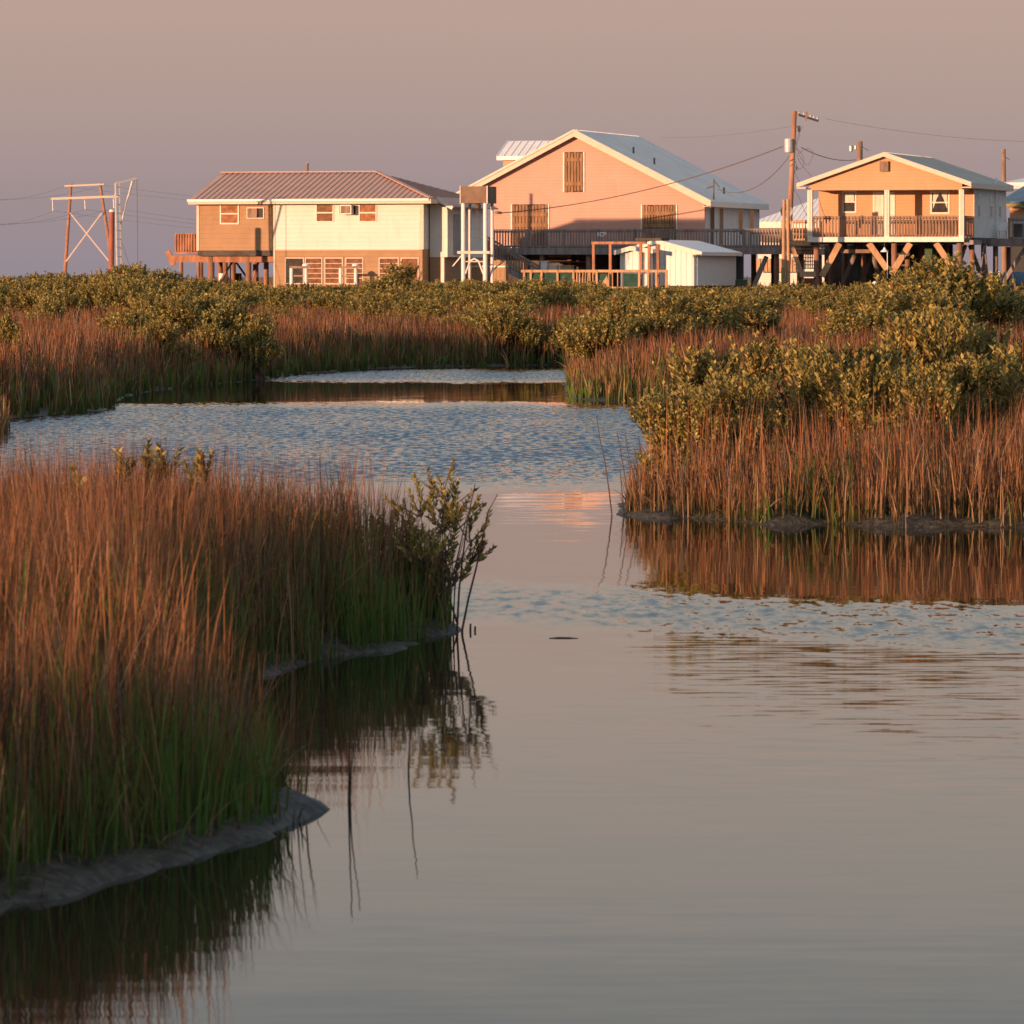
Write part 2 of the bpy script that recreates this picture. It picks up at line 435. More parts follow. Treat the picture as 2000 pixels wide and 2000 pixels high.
xs = np.concatenate([-np.geomspace(3000, 14, 40), np.arange(-13, -4.2, 0.35), np.arange(-4.2, 6.2, 0.055), np.arange(6.3, 13, 0.35), np.geomspace(14, 3000, 40)])
ys = np.concatenate([[-60, -20, 0, 8, 12], np.arange(14, 36, 0.07), np.arange(36, 60, 0.12), np.arange(60, 126, 0.35), np.arange(126, 260, 2.0), np.geomspace(262, 9000, 40)])
GX, GY = np.meshgrid(xs, ys)
GZ = ground_z(GX, GY)
GZ = np.where(GY > 1500, 0.1, GZ)
nx_, ny_ = len(xs), len(ys)
def mesh_np(name, verts, quads=None, tris=None):
    me = bpy.data.meshes.new(name)
    me.vertices.add(len(verts)); me.vertices.foreach_set("co", np.ascontiguousarray(verts, np.float32).ravel())
    loops = []; tot = []
    if quads is not None and len(quads): loops.append(quads.ravel()); tot.append(np.full(len(quads), 4))
    if tris is not None and len(tris): loops.append(tris.ravel()); tot.append(np.full(len(tris), 3))
    loops = np.concatenate(loops).astype(np.int32); tot = np.concatenate(tot).astype(np.int32)
    me.loops.add(len(loops)); me.loops.foreach_set("vertex_index", loops)
    me.polygons.add(len(tot)); st = np.concatenate([[0], np.cumsum(tot)[:-1]]).astype(np.int32)
    me.polygons.foreach_set("loop_start", st); me.polygons.foreach_set("loop_total", tot)
    me.update(calc_edges=True)
    return me
idx = np.arange(nx_*ny_).reshape(ny_, nx_)
q = np.stack([idx[:-1,:-1], idx[:-1,1:], idx[1:,1:], idx[1:,:-1]], -1).reshape(-1, 4)
me = mesh_np("ground", np.stack([GX, GY, GZ], -1).reshape(-1, 3), q)
me.materials.append(MATS["mud"]); me.polygons.foreach_set("use_smooth", [True]*len(me.polygons))
g = bpy.data.objects.new("ground", me); COL.objects.link(g); tag(g, "dark marsh mud rising in low banks from the channel", kind="structure")

me = bpy.data.meshes.new("water")
me.from_pydata([(-3000,-80,0),(3000,-80,0),(3000,1400,0),(-3000,1400,0)], [], [(0,1,2,3)])
me.materials.append(MATS["water"])
o = bpy.data.objects.new("water", me); COL.objects.link(o); tag(o, "calm marsh channel with bands of wind ripples", kind="structure")
# __BUILD__
# ------------------------------------------------------------------ parts shared by the buildings
def window(F, parent, px0, px1, py0, py1, y, glass="glass_brown_reflect", trim="white_trim", sash=True, slats=0, fw=0.06, proud=0.035, name="window"):
    xm = F.x((px0+px1)/2, y)
    x0, x1 = F.x(px0, y), F.x(px1, y); z0, z1 = F.z(py1, xm, y), F.z(py0, xm, y)
    b = MB(); b.box(x0,x1,y-proud,y,z0,z0+fw); b.box(x0,x1,y-proud,y,z1-fw,z1)
    b.box(x0,x0+fw,y-proud,y,z0+fw,z1-fw); b.box(x1-fw,x1,y-proud,y,z0+fw,z1-fw)
    f = b.build(name, trim, parent)
    MB().box(x0+fw, x1-fw, y-0.008, y-0.002, z0+fw, z1-fw).build("pane", glass, f)
    if sash:
        MB().box(x0+fw, x1-fw, y-0.03, y-0.009, (z0+z1)/2-0.03, (z0+z1)/2+0.03).build("sash_bar", trim, f)
    if slats:
        b = MB()
        for i in range(1, slats+1):
            zz = z0+fw+(z1-z0-2*fw)*i/(slats+1); b.box(x0+fw, x1-fw, y-0.028, y-0.009, zz-0.012, zz+0.012)
        b.build("louvre", trim, f)
    return f
def railing(p, q, z0, z1, gap, mat, parent, name="railing", bw=0.04, base=0.08, post=1.8):
    """rail between two plan points with balusters"""
    b = MB(); p = Vector((p[0], p[1], 0)); q = Vector((q[0], q[1], 0)); L_ = (q-p).length; d = (q-p)/L_
    up = Vector((0,0,1))
    b.beam(p+up*(z1-0.02), q+up*(z1-0.02), 0.13, 0.04)
    b.beam(p+up*(z1-0.12), q+up*(z1-0.12), 0.04, 0.09)
    b.beam(p+up*(z0+base), q+up*(z0+base), 0.04, 0.09)
    nn = int(L_/gap)
    nrm = Vector((-d.y, d.x, 0))
    for i in range(nn+1):
        c = p + d*(L_*i/nn) - nrm*0.035
        j = (RNG.random()-0.5)*0.01
        b.beam(c+up*(z0+base-0.04)+d*j, c+up*(z1-0.045), bw, bw, up=(nrm.x, nrm.y, 0))
    o = b.build(name, mat, parent)
    if post:
        k = max(1, int(round(L_/post)))
        for i in range(k+1):
            c = p + d*(L_*i/k)
            MB().beam(c+up*(z0-0.1), c+up*(z1+0.01), 0.095, 0.095).build("rail_post", mat, o)
    return o
def roof_ribs(b, lo0, lo1, hi0, hi1, gap, h=0.025, w=0.03):
    """raised seams running from the eave (lo) to the ridge (hi); hi may be shorter (hip): seams stop at the hip line"""
    lo0, lo1, hi0, hi1 = map(Vector, (lo0, lo1, hi0, hi1))
    e = lo1-lo0; L_ = e.length; e.normalize()
    up = hi0-lo0; nrm = e.cross(up).normalized()
    if nrm.z < 0: nrm = -nrm
    a0 = (hi0-lo0).dot(e); a1 = (hi1-lo0).dot(e)
    perp = (hi0-lo0) - e*a0
    n_ = int(L_/gap)
    for i in range(n_+1):
        t = L_*i/n_
        f = 1.0
        if t < a0-1e-6: f = t/a0
        if t > a1+1e-6: f = (L_-t)/(L_-a1)
        if f < 0.03: continue
        s_ = lo0+e*t; b.beam(s_+nrm*h/2, s_+perp*f+nrm*h/2, w, h, up=nrm)
def pile(parent, x, y, zt, zb=0.0, r=0.15, mat="pile_wood", name="pile"):
    return MB().cyl((x,y,zb), (x+random.uniform(-.02,.02),y,zt), r*1.05, r*0.95, 12).build(name, mat, parent)
TH = 16.5

# ================================================================== tan and cream house on the left
F = Frame(385, 239.8, TH)
H = F.empty("stilt_house", "long tan and cream stilt house with ribbed brown roof, left of the hoist frame", "house")
Wd = F.x(825); xs_ = F.x(536); zf = F.z(487, 4); zt = F.z(392, 4); zg = 0.2; DP = 8.0
zc = F.z(490, 9)
MB().box(0, xs_, 0, DP, zf-0.05, zt).build("tan_wall", "tan_siding", H)
MB().box(xs_, Wd, 0, DP, zf, zt).build("cream_wall", "cream_siding", H)
MB().box(xs_, Wd, 0, DP, zg, zf-0.004).build("lower_wall", "tan_siding", H)
b = MB(); b.box(-0.02, 0.10, -0.025, 0, zf-0.05, zt); b.box(xs_-0.05, xs_+0.04, -0.025, 0, zg, zt)
b.box(Wd-0.14, Wd+0.03, -0.035, 0, zf-0.02, zt)
b.box(xs_+0.04, Wd-0.14, -0.02, 0, zf-0.04, zf+0.02)
b.each("corner_trim", "cream_trim", H)
MB().box(Wd-0.005, Wd+0.06, -0.03, 0.02, zf, zt).each("corner_board", "white_trim", H)
ez = F.z(389.5, 5, -0.5); xl = F.x(368, -0.5); xr = F.x(842, -0.5); rz = F.z(338, 4, 4.0)
xrl = xl+0.02; xrr = F.x(736, 4.0); tk = 0.07
A_, B_, C_, D_ = (xl,-0.5,ez), (xr,-0.5,ez), (xrr,4,rz), (xrl,4,rz)
E_, G_ = (xr,8.5,ez), (xl,8.5,ez)
rf = MB(); rf.prism([A_,B_,C_,D_], (0,0,-tk)); rf.prism([G_,D_,C_,E_], (0,0,-tk)); rf.prism([B_,E_,C_], (0,0,-tk))
RF = rf.build("roof", "brown_roof", H)
b = MB(); roof_ribs(b, A_, B_, D_, C_, 0.29, 0.03, 0.035); roof_ribs(b, B_, E_, C_, C_, 0.30, 0.03, 0.035); roof_ribs(b, G_, E_, D_, C_, 0.3)
b.build("standing_seam", "brown_roof", RF)
b = MB(); b.beam(Vector(B_)+Vector((0,0,.05)), Vector(C_)+Vector((0,0,.07)), 0.22, 0.05); b.beam(Vector(D_)+Vector((0,0,.06)), Vector(C_)+Vector((0,0,.06)), 0.24, 0.05)
b.build("ridge_cap", "brown_roof", RF)
b = MB(); b.box(xl, xr, -0.53, -0.50, ez-0.21, ez-0.005); b.box(xl+0.02, xr-0.02, -0.5, 0.0, ez-0.20, ez-0.17)
b.beam((xr+0.005,-0.5,ez-0.11), (xr+0.005,8.5,ez-0.11), 0.03, 0.2)
b.each("fascia", "cream_trim", H)
MB().box(xl-0.03, xr-0.1, -0.60, -0.531, ez-0.085, ez+0.02).build("gutter", "white_metal", H)
b = MB()
for P_, Q_ in ((A_, D_), (G_, D_)): b.beam(Vector(P_)+Vector((-.03,0,-.12)), Vector(Q_)+Vector((-.03,0,-.12)), 0.04, 0.2)
b.prism([(0.002,0.0,zt),(0.002,8,zt),(0.002,4,rz-0.08)], (0.1,0,0))
b.build("gable_end", "tan_siding", H)
for a in [(430,467,397,438,"glass_orange_reflect",True,0,"window")]: window(F, H, a[0],a[1],a[2],a[3], 0, a[4], sash=a[5])
window(F, H, 482,516,405,427, 0, "glass_dark", sash=False, fw=0.04)
xg0, xg1 = F.x(484), F.x(503)
MB().box(xg0, xg1, -0.10, -0.036, F.z(425.5,2), F.z(407,2)).build("vent_grille", "old_wood", H)
window(F, H, 617,652,397,434, 0, "glass_brown_reflect", fw=0.05); window(F, H, 701,736,397,434, 0, "glass_orange_reflect", fw=0.05)
window(F, H, 661,697,399,421, 0, "glass_dark", sash=False, fw=0.05)
x0, x1 = F.x(664,-0.4), F.x(686,-0.4); z0, z1 = F.z(419,5), F.z(401,5)
ac = MB().box(x0, x1, -0.42, -0.036, z0, z1).build("air_conditioner", "white_plastic", H)
MB().box(x0+0.04, x1-0.04, -0.432, -0.42, z0+0.04, z1-0.04).build("grille", "old_wood", ac)
for a in [(557,594),(596,630),(634,670),(675,710),(740,779),(783,818)]:
    window(F, H, a[0], a[1], 503, 555, 0, "glass_dark" if a[0] == 557 else "glass_brown_reflect", "cream_trim", sash=False, slats=(0 if a[0] in (557,783) else 4), fw=0.045)
MB().box(F.x(545), F.x(716), -0.02, 0, F.z(501,4), F.z(498,4)).build("lintel", "tan_siding", H)
# shed addition on the right end, its roof one slope lower than the hip
ys_ = 0.95; xe = F.x(873, ys_); za = F.z(389, 11, ys_-.4); zb_ = F.z(404, 12, ys_-.4)
zsp = F.z(502, 11, ys_)
b = MB(); b.prism([(Wd+.06,ys_,zsp),(xe,ys_,zsp),(xe,ys_,zb_-0.02),(Wd+.06,ys_,za-0.05)], (0,5.8,0)); b.build("side_wall", "cream_siding", H)
MB().box(Wd+.06, xe-0.25, ys_+.0, ys_+5.8, zg, zsp-0.004).build("side_lower_wall", "tan_siding", H)
MB().box(xe-0.09, xe+0.03, ys_-0.03, ys_+0.05, zsp, zb_-0.12).each("corner_board", "white_trim", H)
MB().box(xe-0.28, xe-0.13, ys_-0.04, ys_+0.1, zg, zsp-0.01).build("corner_post", "white_trim", H)
xo = F.x(884, ys_-.4); xi = F.x(853, ys_-.4)
S_ = MB().prism([(xr-0.15,ys_-.4,za+0.10),(xo,ys_-.4,zb_+0.02),(xo,ys_+7,zb_+0.02),(xr-0.15,ys_+7,za+0.10)], (0,0,-0.06)).build("side_roof", "brown_roof", H)
MB().beam((xi,ys_-.42,za-0.01), (xo,ys_-.42,zb_-0.06), 0.03, 0.16).build("rake_board", "white_trim", S_)
b = MB(); b.box(xe+.005, xe+.02, ys_+1.0, ys_+2.1, zsp+0.1, zsp+2.0); b.build("side_door", "grey_box", H)
# floor, deck, piles of the open left half
b = MB(); b.box(0, xs_, 0.05, DP, zf-0.30, zf-0.055); b.build("floor_frame", "dark_under", H)
zd1 = F.z(492, 0); xd = F.x(341, 1.6)
b = MB(); b.box(xd, -0.01, 1.6, 6.0, zd1-0.10, zd1); b.build("deck", "red_wood", H)
railing((xd+0.05, 1.65), (-0.05, 1.65), zd1, F.z(455, 0), 0.13, "red_wood", H, bw=0.085, post=0)
railing((xd+0.05, 1.7), (xd+0.05, 5.9), zd1, F.z(455, 0), 0.2, "red_wood", H, bw=0.085, post=2)
b = MB(); b.box(xd+0.25, xs_-0.05, 0.35, 0.50, F.z(512,2), F.z(499,2)); b.box(xd+0.25, xs_-0.05, 4.2, 4.35, F.z(512,2), F.z(499,2)); b.box(xd+0.25, xs_-.05, 7.4, 7.55, F.z(512,2), F.z(499,2))
b.beam((xd-0.32,1.5,zd1+0.05),(xd-0.02,1.5,zd1-0.62),0.08,0.25)
b.each("beam", "red_wood", H)
for px, y, r_ in [(354,1.7,.10),(388,0.45,.09),(412,0.45,.17),(486,0.45,.14),(430,4.3,.13),(455,4.3,.15),(500,4.3,.14),(392,7.4,.13),(440,7.4,.14),(520,7.4,.13)]:
    pile(H, F.x(px,y), y, zf-0.34 if r_ < .17 else zf-0.2, 0, r_)
b = MB()
b.beam((F.x(412,2),2,1.3),(F.x(455,2),2,2.9),0.08); b.beam((F.x(486,1),1,1.5),(F.x(506,1),1,2.9),0.07); b.beam((F.x(500,5),5,1.5),(F.x(460,5),5,2.9),0.08)
b.each("brace", "pile_wood", H)

def floorthing(name, label, cat, px, py_top, D, r, col, zb=None, group=None):
    p0 = at(px, py_top, D); zb = gz(p0.x, D)-0.02 if zb is None else zb
    o = MB().lathe([(0.01,0),(r*.92,0),(r,0.05),(r,(p0.z-zb)*.5),(r*.97,p0.z-zb-.06),(r*1.03,p0.z-zb-.04),(r*1.03,p0.z-zb),(0.01,p0.z-zb+.01)],14).build(name, col, smooth=False)
    o.location = (p0.x, D, zb); return tag(o, label, cat, group)
floorthing("barrel", "white barrel standing under the raised deck of the tan house", "barrel", 434, 534, 241.8, .17, "white_plastic")
floorthing("drum", "dark drum standing under the tan house beside a pile", "drum", 464, 534, 244.3, .2, "dark_under")

# white pipe stands in front of the tan house
def pipe_stand(px0, px1, pyt, D, label):
    s = D/FPX
    T = empty("pipe_stand", ((px0+px1)/2*s-1000*s, D, 0), -F.t, label, "pipe stand", "pipe stands before the cream house")
    hw_ = (px1-px0)/2*s/cos(F.t); zt_ = CAM_H-(pyt-HZ)*s
    for sx in (-1,1): MB().cyl((sx*hw_,0,0.1),(sx*hw_,0,zt_),0.085,n=10).build("post", "white_metal", T)
    MB().beam((-hw_-.08,0,zt_+.05),(hw_+.25,0,zt_+.05),.09,.10).build("top_beam","old_wood",T)
    MB().cyl((-hw_-.0,0.05,zt_-.35),(hw_+.1,0.05,zt_-.35),0.035).build("pipe","fresh_wood",T)
    q_ = MB().lathe([(0.16,0),(0.15,.08),(0.02,.14)],12,(hw_-.02,0,zt_+.1)).build("cap","white_plastic",T)
pipe_stand(569, 598, 524, 234.8, "pipe stand with white posts before the louvred windows, nearer the tan corner")
pipe_stand(665, 695, 524, 234.8, "pipe stand with white posts before the lower windows, nearer the tall bush")

# ================================================================== hoist frame
D = 236.7; s = D/FPX
T = empty("hoist_frame", ((905-1000)*s, D, 0), -F.t, "tall white hoist frame with a brown boxed head between the cream and pink houses", "hoist frame")
def hx(px, y=0): return (px-905)*s/cos(F.t) - y*math.tan(F.t)
zz = lambda py: CAM_H-(py-HZ)*s
hw1 = hx(948); dy = 1.35
b = MB().box(-0.10, hw1+0.1, -0.1, dy+.1, zz(397), zz(364)); b.build("head_box", "box_panel", T)
b = MB(); b.box(-0.13,-0.10,-0.13,-0.06,zz(398),zz(363)); b.box(hw1+.1,hw1+.14,-0.13,-0.06,zz(398),zz(363)); b.each("head_trim","galvanised",T)
for x_, y_ in ((0,0),(hw1,0),(hx(917+0,dy),dy),(hx(961,dy),dy)):
    MB().cyl((x_,y_,0.1),(x_,y_,zz(397)),0.105 if y_ == 0 else .08,n=10).build("leg", "white_metal" if not (y_ > 0 and x_ < .5) else "steel", T)
b = MB(); b.beam((-0.25,-.1,zz(493)),(hw1+.25,-.1,zz(493)),.1,.12); b.cyl((0,0,zz(511)),(hw1,0,zz(511)),.03); 
b.each("cross_rail","cream_trim",T)
xm = hw1/2
b = MB(); b.cyl((.1,0,zz(535)),(xm*.62,0,zz(510)),.04); b.cyl((xm*.62,0,zz(510)),(xm,0,zz(505)),.045); b.cyl((hw1-.1,0,zz(535)),(hw1-xm*.62,0,zz(510)),.04); b.cyl((hw1-xm*.62,0,zz(510)),(xm,0,zz(505)),.045)
b.each("brace","white_metal",T)
b = MB(); b.cyl((xm-.05,.4,zz(397)),(xm+.1,.4,zz(480)),.012); b.cyl((xm+.02,.4,zz(397)),(xm+.14,.4,zz(470)),.012); b.lathe([(.01,-.15),(.13,-.1),(.15,0),(.1,.13),(.01,.14)],10,(xm+.05,.4,zz(402))); b.build("pulley_and_cable","wire",T)
MB().beam((-.6,.3,zz(520)),(0,.1,zz(494)),.05).each("stay","galvanised",T)

D = 238.0; s = D/FPX
T = empty("board_screen", ((905-1000)*s, D+1.2, 0), -F.t, "weathered tan board screen behind the legs of the hoist frame", "screen")
b = MB()
for i in range(11): b.box(i*.2, i*.2+.19, -.02, .02, .1, CAM_H-(510-HZ)*s+.03*((i*7) % 3))
b.build("board", "tan_siding", T); MB().box(0, 2.2, -.05, -.021, CAM_H-(522-HZ)*s, CAM_H-(519-HZ)*s).build("rail", "galvanised", T)

# ================================================================== big pink house
F = Frame(1125, 259.0, TH)
H = F.empty("stilt_house", "large pink house with white gabled roof and long grey deck, in the middle", "house")
hw = F.x(1376); xL = F.x(963.5); zd = F.z(481); zr = F.z(258); ze = F.z(391, hw); zb = F.z(403, -4); LN = 11.6
sl = (zr-ze)/(hw+0.12)
zw = zr-sl*hw
b = MB(); b.prism([(xL,0,zd),(hw,0,zd),(hw,0,zw),(0,0,zr),(-hw,0,zw),(-hw,0,zb),(xL,0,zb)], (0,0.15,0)); b.build("front_wall","pink_siding",H)
b = MB(); b.prism([(xL,LN-.15,zd),(hw,LN-.15,zd),(hw,LN-.15,zw),(0,LN-.15,zr),(-hw,LN-.15,zw),(-hw,LN-.15,zb),(xL,LN-.15,zb)], (0,0.15,0)); b.build("back_wall","pink_siding",H)
MB().box(hw-.15,hw,.151,LN-.151,zd,zw-.02).build("side_wall","shaded_siding",H)
MB().box(xL,xL+.15,.151,LN-.151,zd,zb).build("porch_wall","pink_siding",H)
MB().box(-hw,xL,.151,LN-.151,zb,zb+.05).build("porch_ceiling","old_wood",H)
MB().box(-hw,xL-.003,-.03,.16,zb-.05,zb+.02).build("porch_beam","old_wood",H)
for y_ in (0.08, 4, 8, LN-.2): MB().box(-hw,-hw+.14,y_-.07,y_+.07,zd,zb-.05).build("porch_post","old_wood",H)
xo = hw+0.42; zo = zr-sl*xo+0.10; zp = zr+0.10; y0, y1 = -0.38, LN+.38
b = MB(); b.prism([(0,y0,zp),(xo,y0,zo),(xo,y1,zo),(0,y1,zp)],(0,0,-.08)); b.prism([(-xo,y0,zo),(0,y0,zp),(0,y1,zp),(-xo,y1,zo)],(0,0,-.08))
RF = b.build("roof","white_roof",H)
b = MB(); roof_ribs(b,(xo,y0,zo),(xo,y1,zo),(0,y0,zp),(0,y1,zp),.42,.03,.03); roof_ribs(b,(-xo,y0,zo),(-xo,y1,zo),(0,y0,zp),(0,y1,zp),.42,.03,.03); b.build("standing_seam","white_roof",RF)
b = MB(); b.prism([(0,y0-.02,zp-.081),(xo,y0-.02,zo-.081),(xo,y0-.02,zo-.33),(0,y0-.02,zp-.33)],(0,.04,0)); b.prism([(0,y0-.02,zp-.081),(-xo,y0-.02,zo-.081),(-xo,y0-.02,zo-.33),(0,y0-.02,zp-.33)],(0,.04,0))
b.prism([(0,y0-.06,zp+.01),(xo,y0-.06,zo+.01),(xo,y0-.06,zo-.09),(0,y0-.06,zp-.09)],(0,.05,0)); b.prism([(0,y0-.06,zp+.01),(-xo,y0-.06,zo+.01),(-xo,y0-.06,zo-.09),(0,y0-.06,zp-.09)],(0,.05,0))
b.build("rake_board","cream_trim",RF)
b = MB(); b.box(xo-.06,xo,y0,y1,zo-.28,zo-.081); b.box(hw,xo-.06,y0+.03,y1,zo-.28,zo-.25); b.each("eave","white_trim",RF)
b = MB()
for px, py in ((1236,293),(1277,304),(1394,338)):
    x_ = 2.2 if px < 1250 else (3.3 if px < 1300 else 6.2)
    y_ = 3.0 if px < 1300 else 6.0
    b.cyl((x_,y_,zr-sl*x_),(x_,y_,zr-sl*x_+.42),.05)
b.each("vent_pipe","wire",RF)
# dormer facing left
yd0, yd1 = 2.0, 5.4; ym = (yd0+yd1)/2
kx0 = F.x(983,yd0); kx1 = F.x(1088,ym); kz = F.z(274,0,ym); kez = F.z(304,0,yd0-.3)
b = MB(); b.prism([(kx0,yd0,kez-1.6),(kx0,yd1,kez-1.6),(kx0,yd1,kez),(kx0,ym,kz-.1),(kx0,yd0,kez)],(3.0,0,0)); DW = b.build("dormer","orange_siding",RF)
xq = F.x(970,yd0-.3)
b = MB(); b.prism([(xq,yd0-.3,kez),(kx1+.3,yd0-.3,kez),(kx1+.3,ym,kz),(xq,ym,kz)],(0,0,-.09)); b.prism([(xq,yd1+.3,kez),(xq,ym,kz),(kx1+.3,ym,kz),(kx1+.3,yd1+.3,kez)],(0,0,-.09))
roof_ribs(b,(xq,yd0-.3,kez),(kx1+.3,yd0-.3,kez),(xq,ym,kz),(kx1+.3,ym,kz),.33,.03,.03)
b.box(xq,F.x(1030,yd0-.3),yd0-.32,yd0-.30,kez-.2,kez-.02)
b.build("dormer_roof","white_roof",RF)
def shutter(px0,px1,py0,py1,nb,rails,name="shutter"):
    x0,x1=F.x(px0),F.x(px1); xm=(x0+x1)/2; z0,z1=F.z(py1,xm),F.z(py0,xm)
    b=MB(); b.box(x0,x0+.07,-.05,0,z0,z1); b.box(x1-.07,x1,-.05,0,z0,z1)
    fr=b.build("window_frame","white_trim",H)
    MB().box(x0+.071,x1-.071,-.012,-.002,z0,z1).build("pane","glass_dark",fr)
    b=MB(); wdt=(x1-x0-.16)/nb
    for i in range(nb):
        j0,j1=random.uniform(-.05,.05),random.uniform(-.04,.04)
        b.box(x0+.08+i*wdt+.012,x0+.08+(i+1)*wdt-.022,-.06,-.03,z0+j0+.03,z1+j1-.03)
    for r_ in rails: zz_=F.z(r_,xm); b.box(x0+.085,x1-.085,-.095,-.061,zz_-.09,zz_+.09)
    b.build(name,"shutter_wood",fr)
shutter(1100,1142,297,375,6,(312,359))
shutter(998,1073,399,484,11,(419,440))
shutter(1252,1323,400,468,12,(417,441))
MB().lathe([(.01,0),(.16,.02),(.12,.12),(.02,.14)],10,(F.x(972),-.12,F.z(417))).build("bell","old_wood",H)
# windows and doors on the shaded side wall
def side_panel(y0_,y1_,z0_,z1_,mat,name,proud=.03,frame=None):
    f=MB().box(hw,hw+proud,y0_,y1_,z0_,z1_).build(name,frame or "white_trim",H)
    MB().box(hw+proud,hw+proud+.006,y0_+.07,y1_-.07,z0_+.07,z1_-.07).build("pane",mat,f)
zs0=zd+.02
side_panel(1.0,1.9,zs0,zd+2.05,"glass_dark","side_door")
side_panel(2.9,3.8,zs0+.0,zd+2.0,"old_wood","side_door")
side_panel(7.0,7.9,zs0+.55,zd+2.0,"glass_brown_reflect","side_window")
side_panel(9.4,10.3,zs0+.75,zd+2.0,"glass_brown_reflect","side_window")
MB().cyl((hw+.25,.9,zd),(hw+.25,.9,F.z(350,hw,.9)),.035).build("service_mast","wire",H)
b=MB(); b.cyl((hw+.25,.9,F.z(364,hw,1)),(hw-.1,.9,F.z(367,hw,1)),.04); b.cyl((hw+.25,.9,F.z(352,hw,1)),(hw+.55,.9,F.z(366,hw,1)),.03); b.each("mast_arm","wire",H)
# deck
yf=-2.2; xa=F.x(958,yf); xb=F.x(1526,yf); ztop=F.z(447.5,3,yf); zdk=F.z(484,3,yf); zlo=F.z(497,3,yf)
b=MB(); b.box(xa,xb,yf,-.001,zdk-.06,zdk); b.box(hw+.001,xb,0,9,zdk-.06,zdk); b.build("deck","grey_wood",H)
b=MB(); b.box(xa,xb,yf-.045,yf-.002,zlo,zdk+.01); b.box(xb+.001,xb+.045,yf-.045,9,zlo,zdk+.01); b.build("deck_fascia","grey_wood",H)
railing((xa+.05,yf+.05),(xb-.05,yf+.05),zdk,ztop,.148,"grey_wood",H,bw=.062)
railing((xb-.05,yf+.1),(xb-.05,8.9),zdk,ztop,.2,"grey_wood",H,bw=.05)
railing((hw+.2,8.9),(xb-.1,8.9),zdk,ztop,.15,"grey_wood",H,bw=.05)
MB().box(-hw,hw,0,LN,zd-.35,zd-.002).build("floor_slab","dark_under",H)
for i,x_ in enumerate(np.linspace(xa+.2,xb-.3,7)):
    for y_ in (yf+.25, 3.2, 7.5):
        if x_ > F.x(1495,0) and y_ > 8: continue
        pile(H,x_,y_,zdk-.08,0,.14)
b=MB(); 
b.beam((F.x(1497,yf+.3),yf+.3,zlo-.1),(F.x(1468,yf+.3),yf+.3,1.4),.16,.2); b.beam((F.x(1497,3),3,zlo-.1),(F.x(1462,3),3,1.2),.16,.2)
b.each("brace","grey_wood",H)
b=MB(); b.box(-5.9,hw-.2,3.4,3.6,.2,zd-.36); b.box(hw-.4,hw-.2,3.6,9,.2,zd-.36); b.box(-5.9,-5.7,3.6,9,.2,zd-.36); b.build("under_shade_wall","dark_under",H)  # dark wall added here; its colour stands for the shade under the house
b=MB(); b.box(F.x(1072,1.5),F.x(1115,1.5),1.5,1.6,F.z(503,0,1.5),F.z(498,0,1.5)); b.box(F.x(1060,2),F.x(1150,2),2.2,2.3,F.z(513,0,2),F.z(510,0,2)); b.each("under_shelf","red_wood",H)
# address plate: three pale characters on the rail
cu=bpy.data.curves.new("plate_text",'FONT'); cu.body="1CB"; cu.size=.29; cu.extrude=.008; cu.align_x='CENTER'; cu.offset=.012
to=bpy.data.objects.new("address_plate",cu); COL.objects.link(to)
dg=bpy.context.evaluated_depsgraph_get(); me=bpy.data.meshes.new_from_object(to.evaluated_get(dg)); bpy.data.objects.remove(to)
me.materials.clear(); me.materials.append(MATS["white_plastic"])
to=bpy.data.objects.new("house_number",me); COL.objects.link(to); to.parent=H; to.rotation_euler=(radians(90),0,0); to.location=(F.x(1175,yf),yf-.01,F.z(461.5,1,yf))
# stairs in front of the deck
zs=zdk; ySt=yf-1.5
xt=F.x(922,ySt); xe_=F.x(1062,ySt); ze_=F.z(566,xe_,ySt)
b=MB()
for y_ in (ySt,ySt+1.1): b.beam((xt,y_,zs-.12),(xe_,y_,ze_),.05,.26)
ST=b.build("stair","grey_wood",H)
b=MB(); nst=14
for i in range(nst):
    t=(i+.5)/nst; b.box(xt+(xe_-xt)*t-.14,xt+(xe_-xt)*t+.14,ySt+.03,ySt+1.07,zs-.12+(ze_-zs+.12)*t+.02,zs-.12+(ze_-zs+.12)*t+.06)
b.build("tread","grey_wood",ST)
for y_,mt in ((ySt,"old_wood"),(ySt+1.1,"grey_wood")):
    b=MB(); o0=Vector((xt,y_,zs+.80)); o1=Vector((xe_,y_,ze_+.86)); b.beam(o0,o1,.06,.10); b.beam(o0-Vector((0,0,.66)),o1-Vector((0,0,.66)),.05,.08)
    for i in range(27):
        q_=o0.lerp(o1,i/26); b.beam(q_-Vector((0,0,.7)),q_,.045)
    b.build("stair_rail",mt,ST)
MB().box(xt-.9,xt,ySt-.05,yf,zs-.18,zs-.06).build("landing","grey_wood",H)
b=MB()
for i in range(9): b.box(xt-.85+i*.2,xt-.85+i*.2+.17,ySt-.09,ySt-.05,zs-.75+max(0,i-4)*-.14,zs+.88-max(0,i-4)*.13)
b.build("landing_screen","red_wood",H)

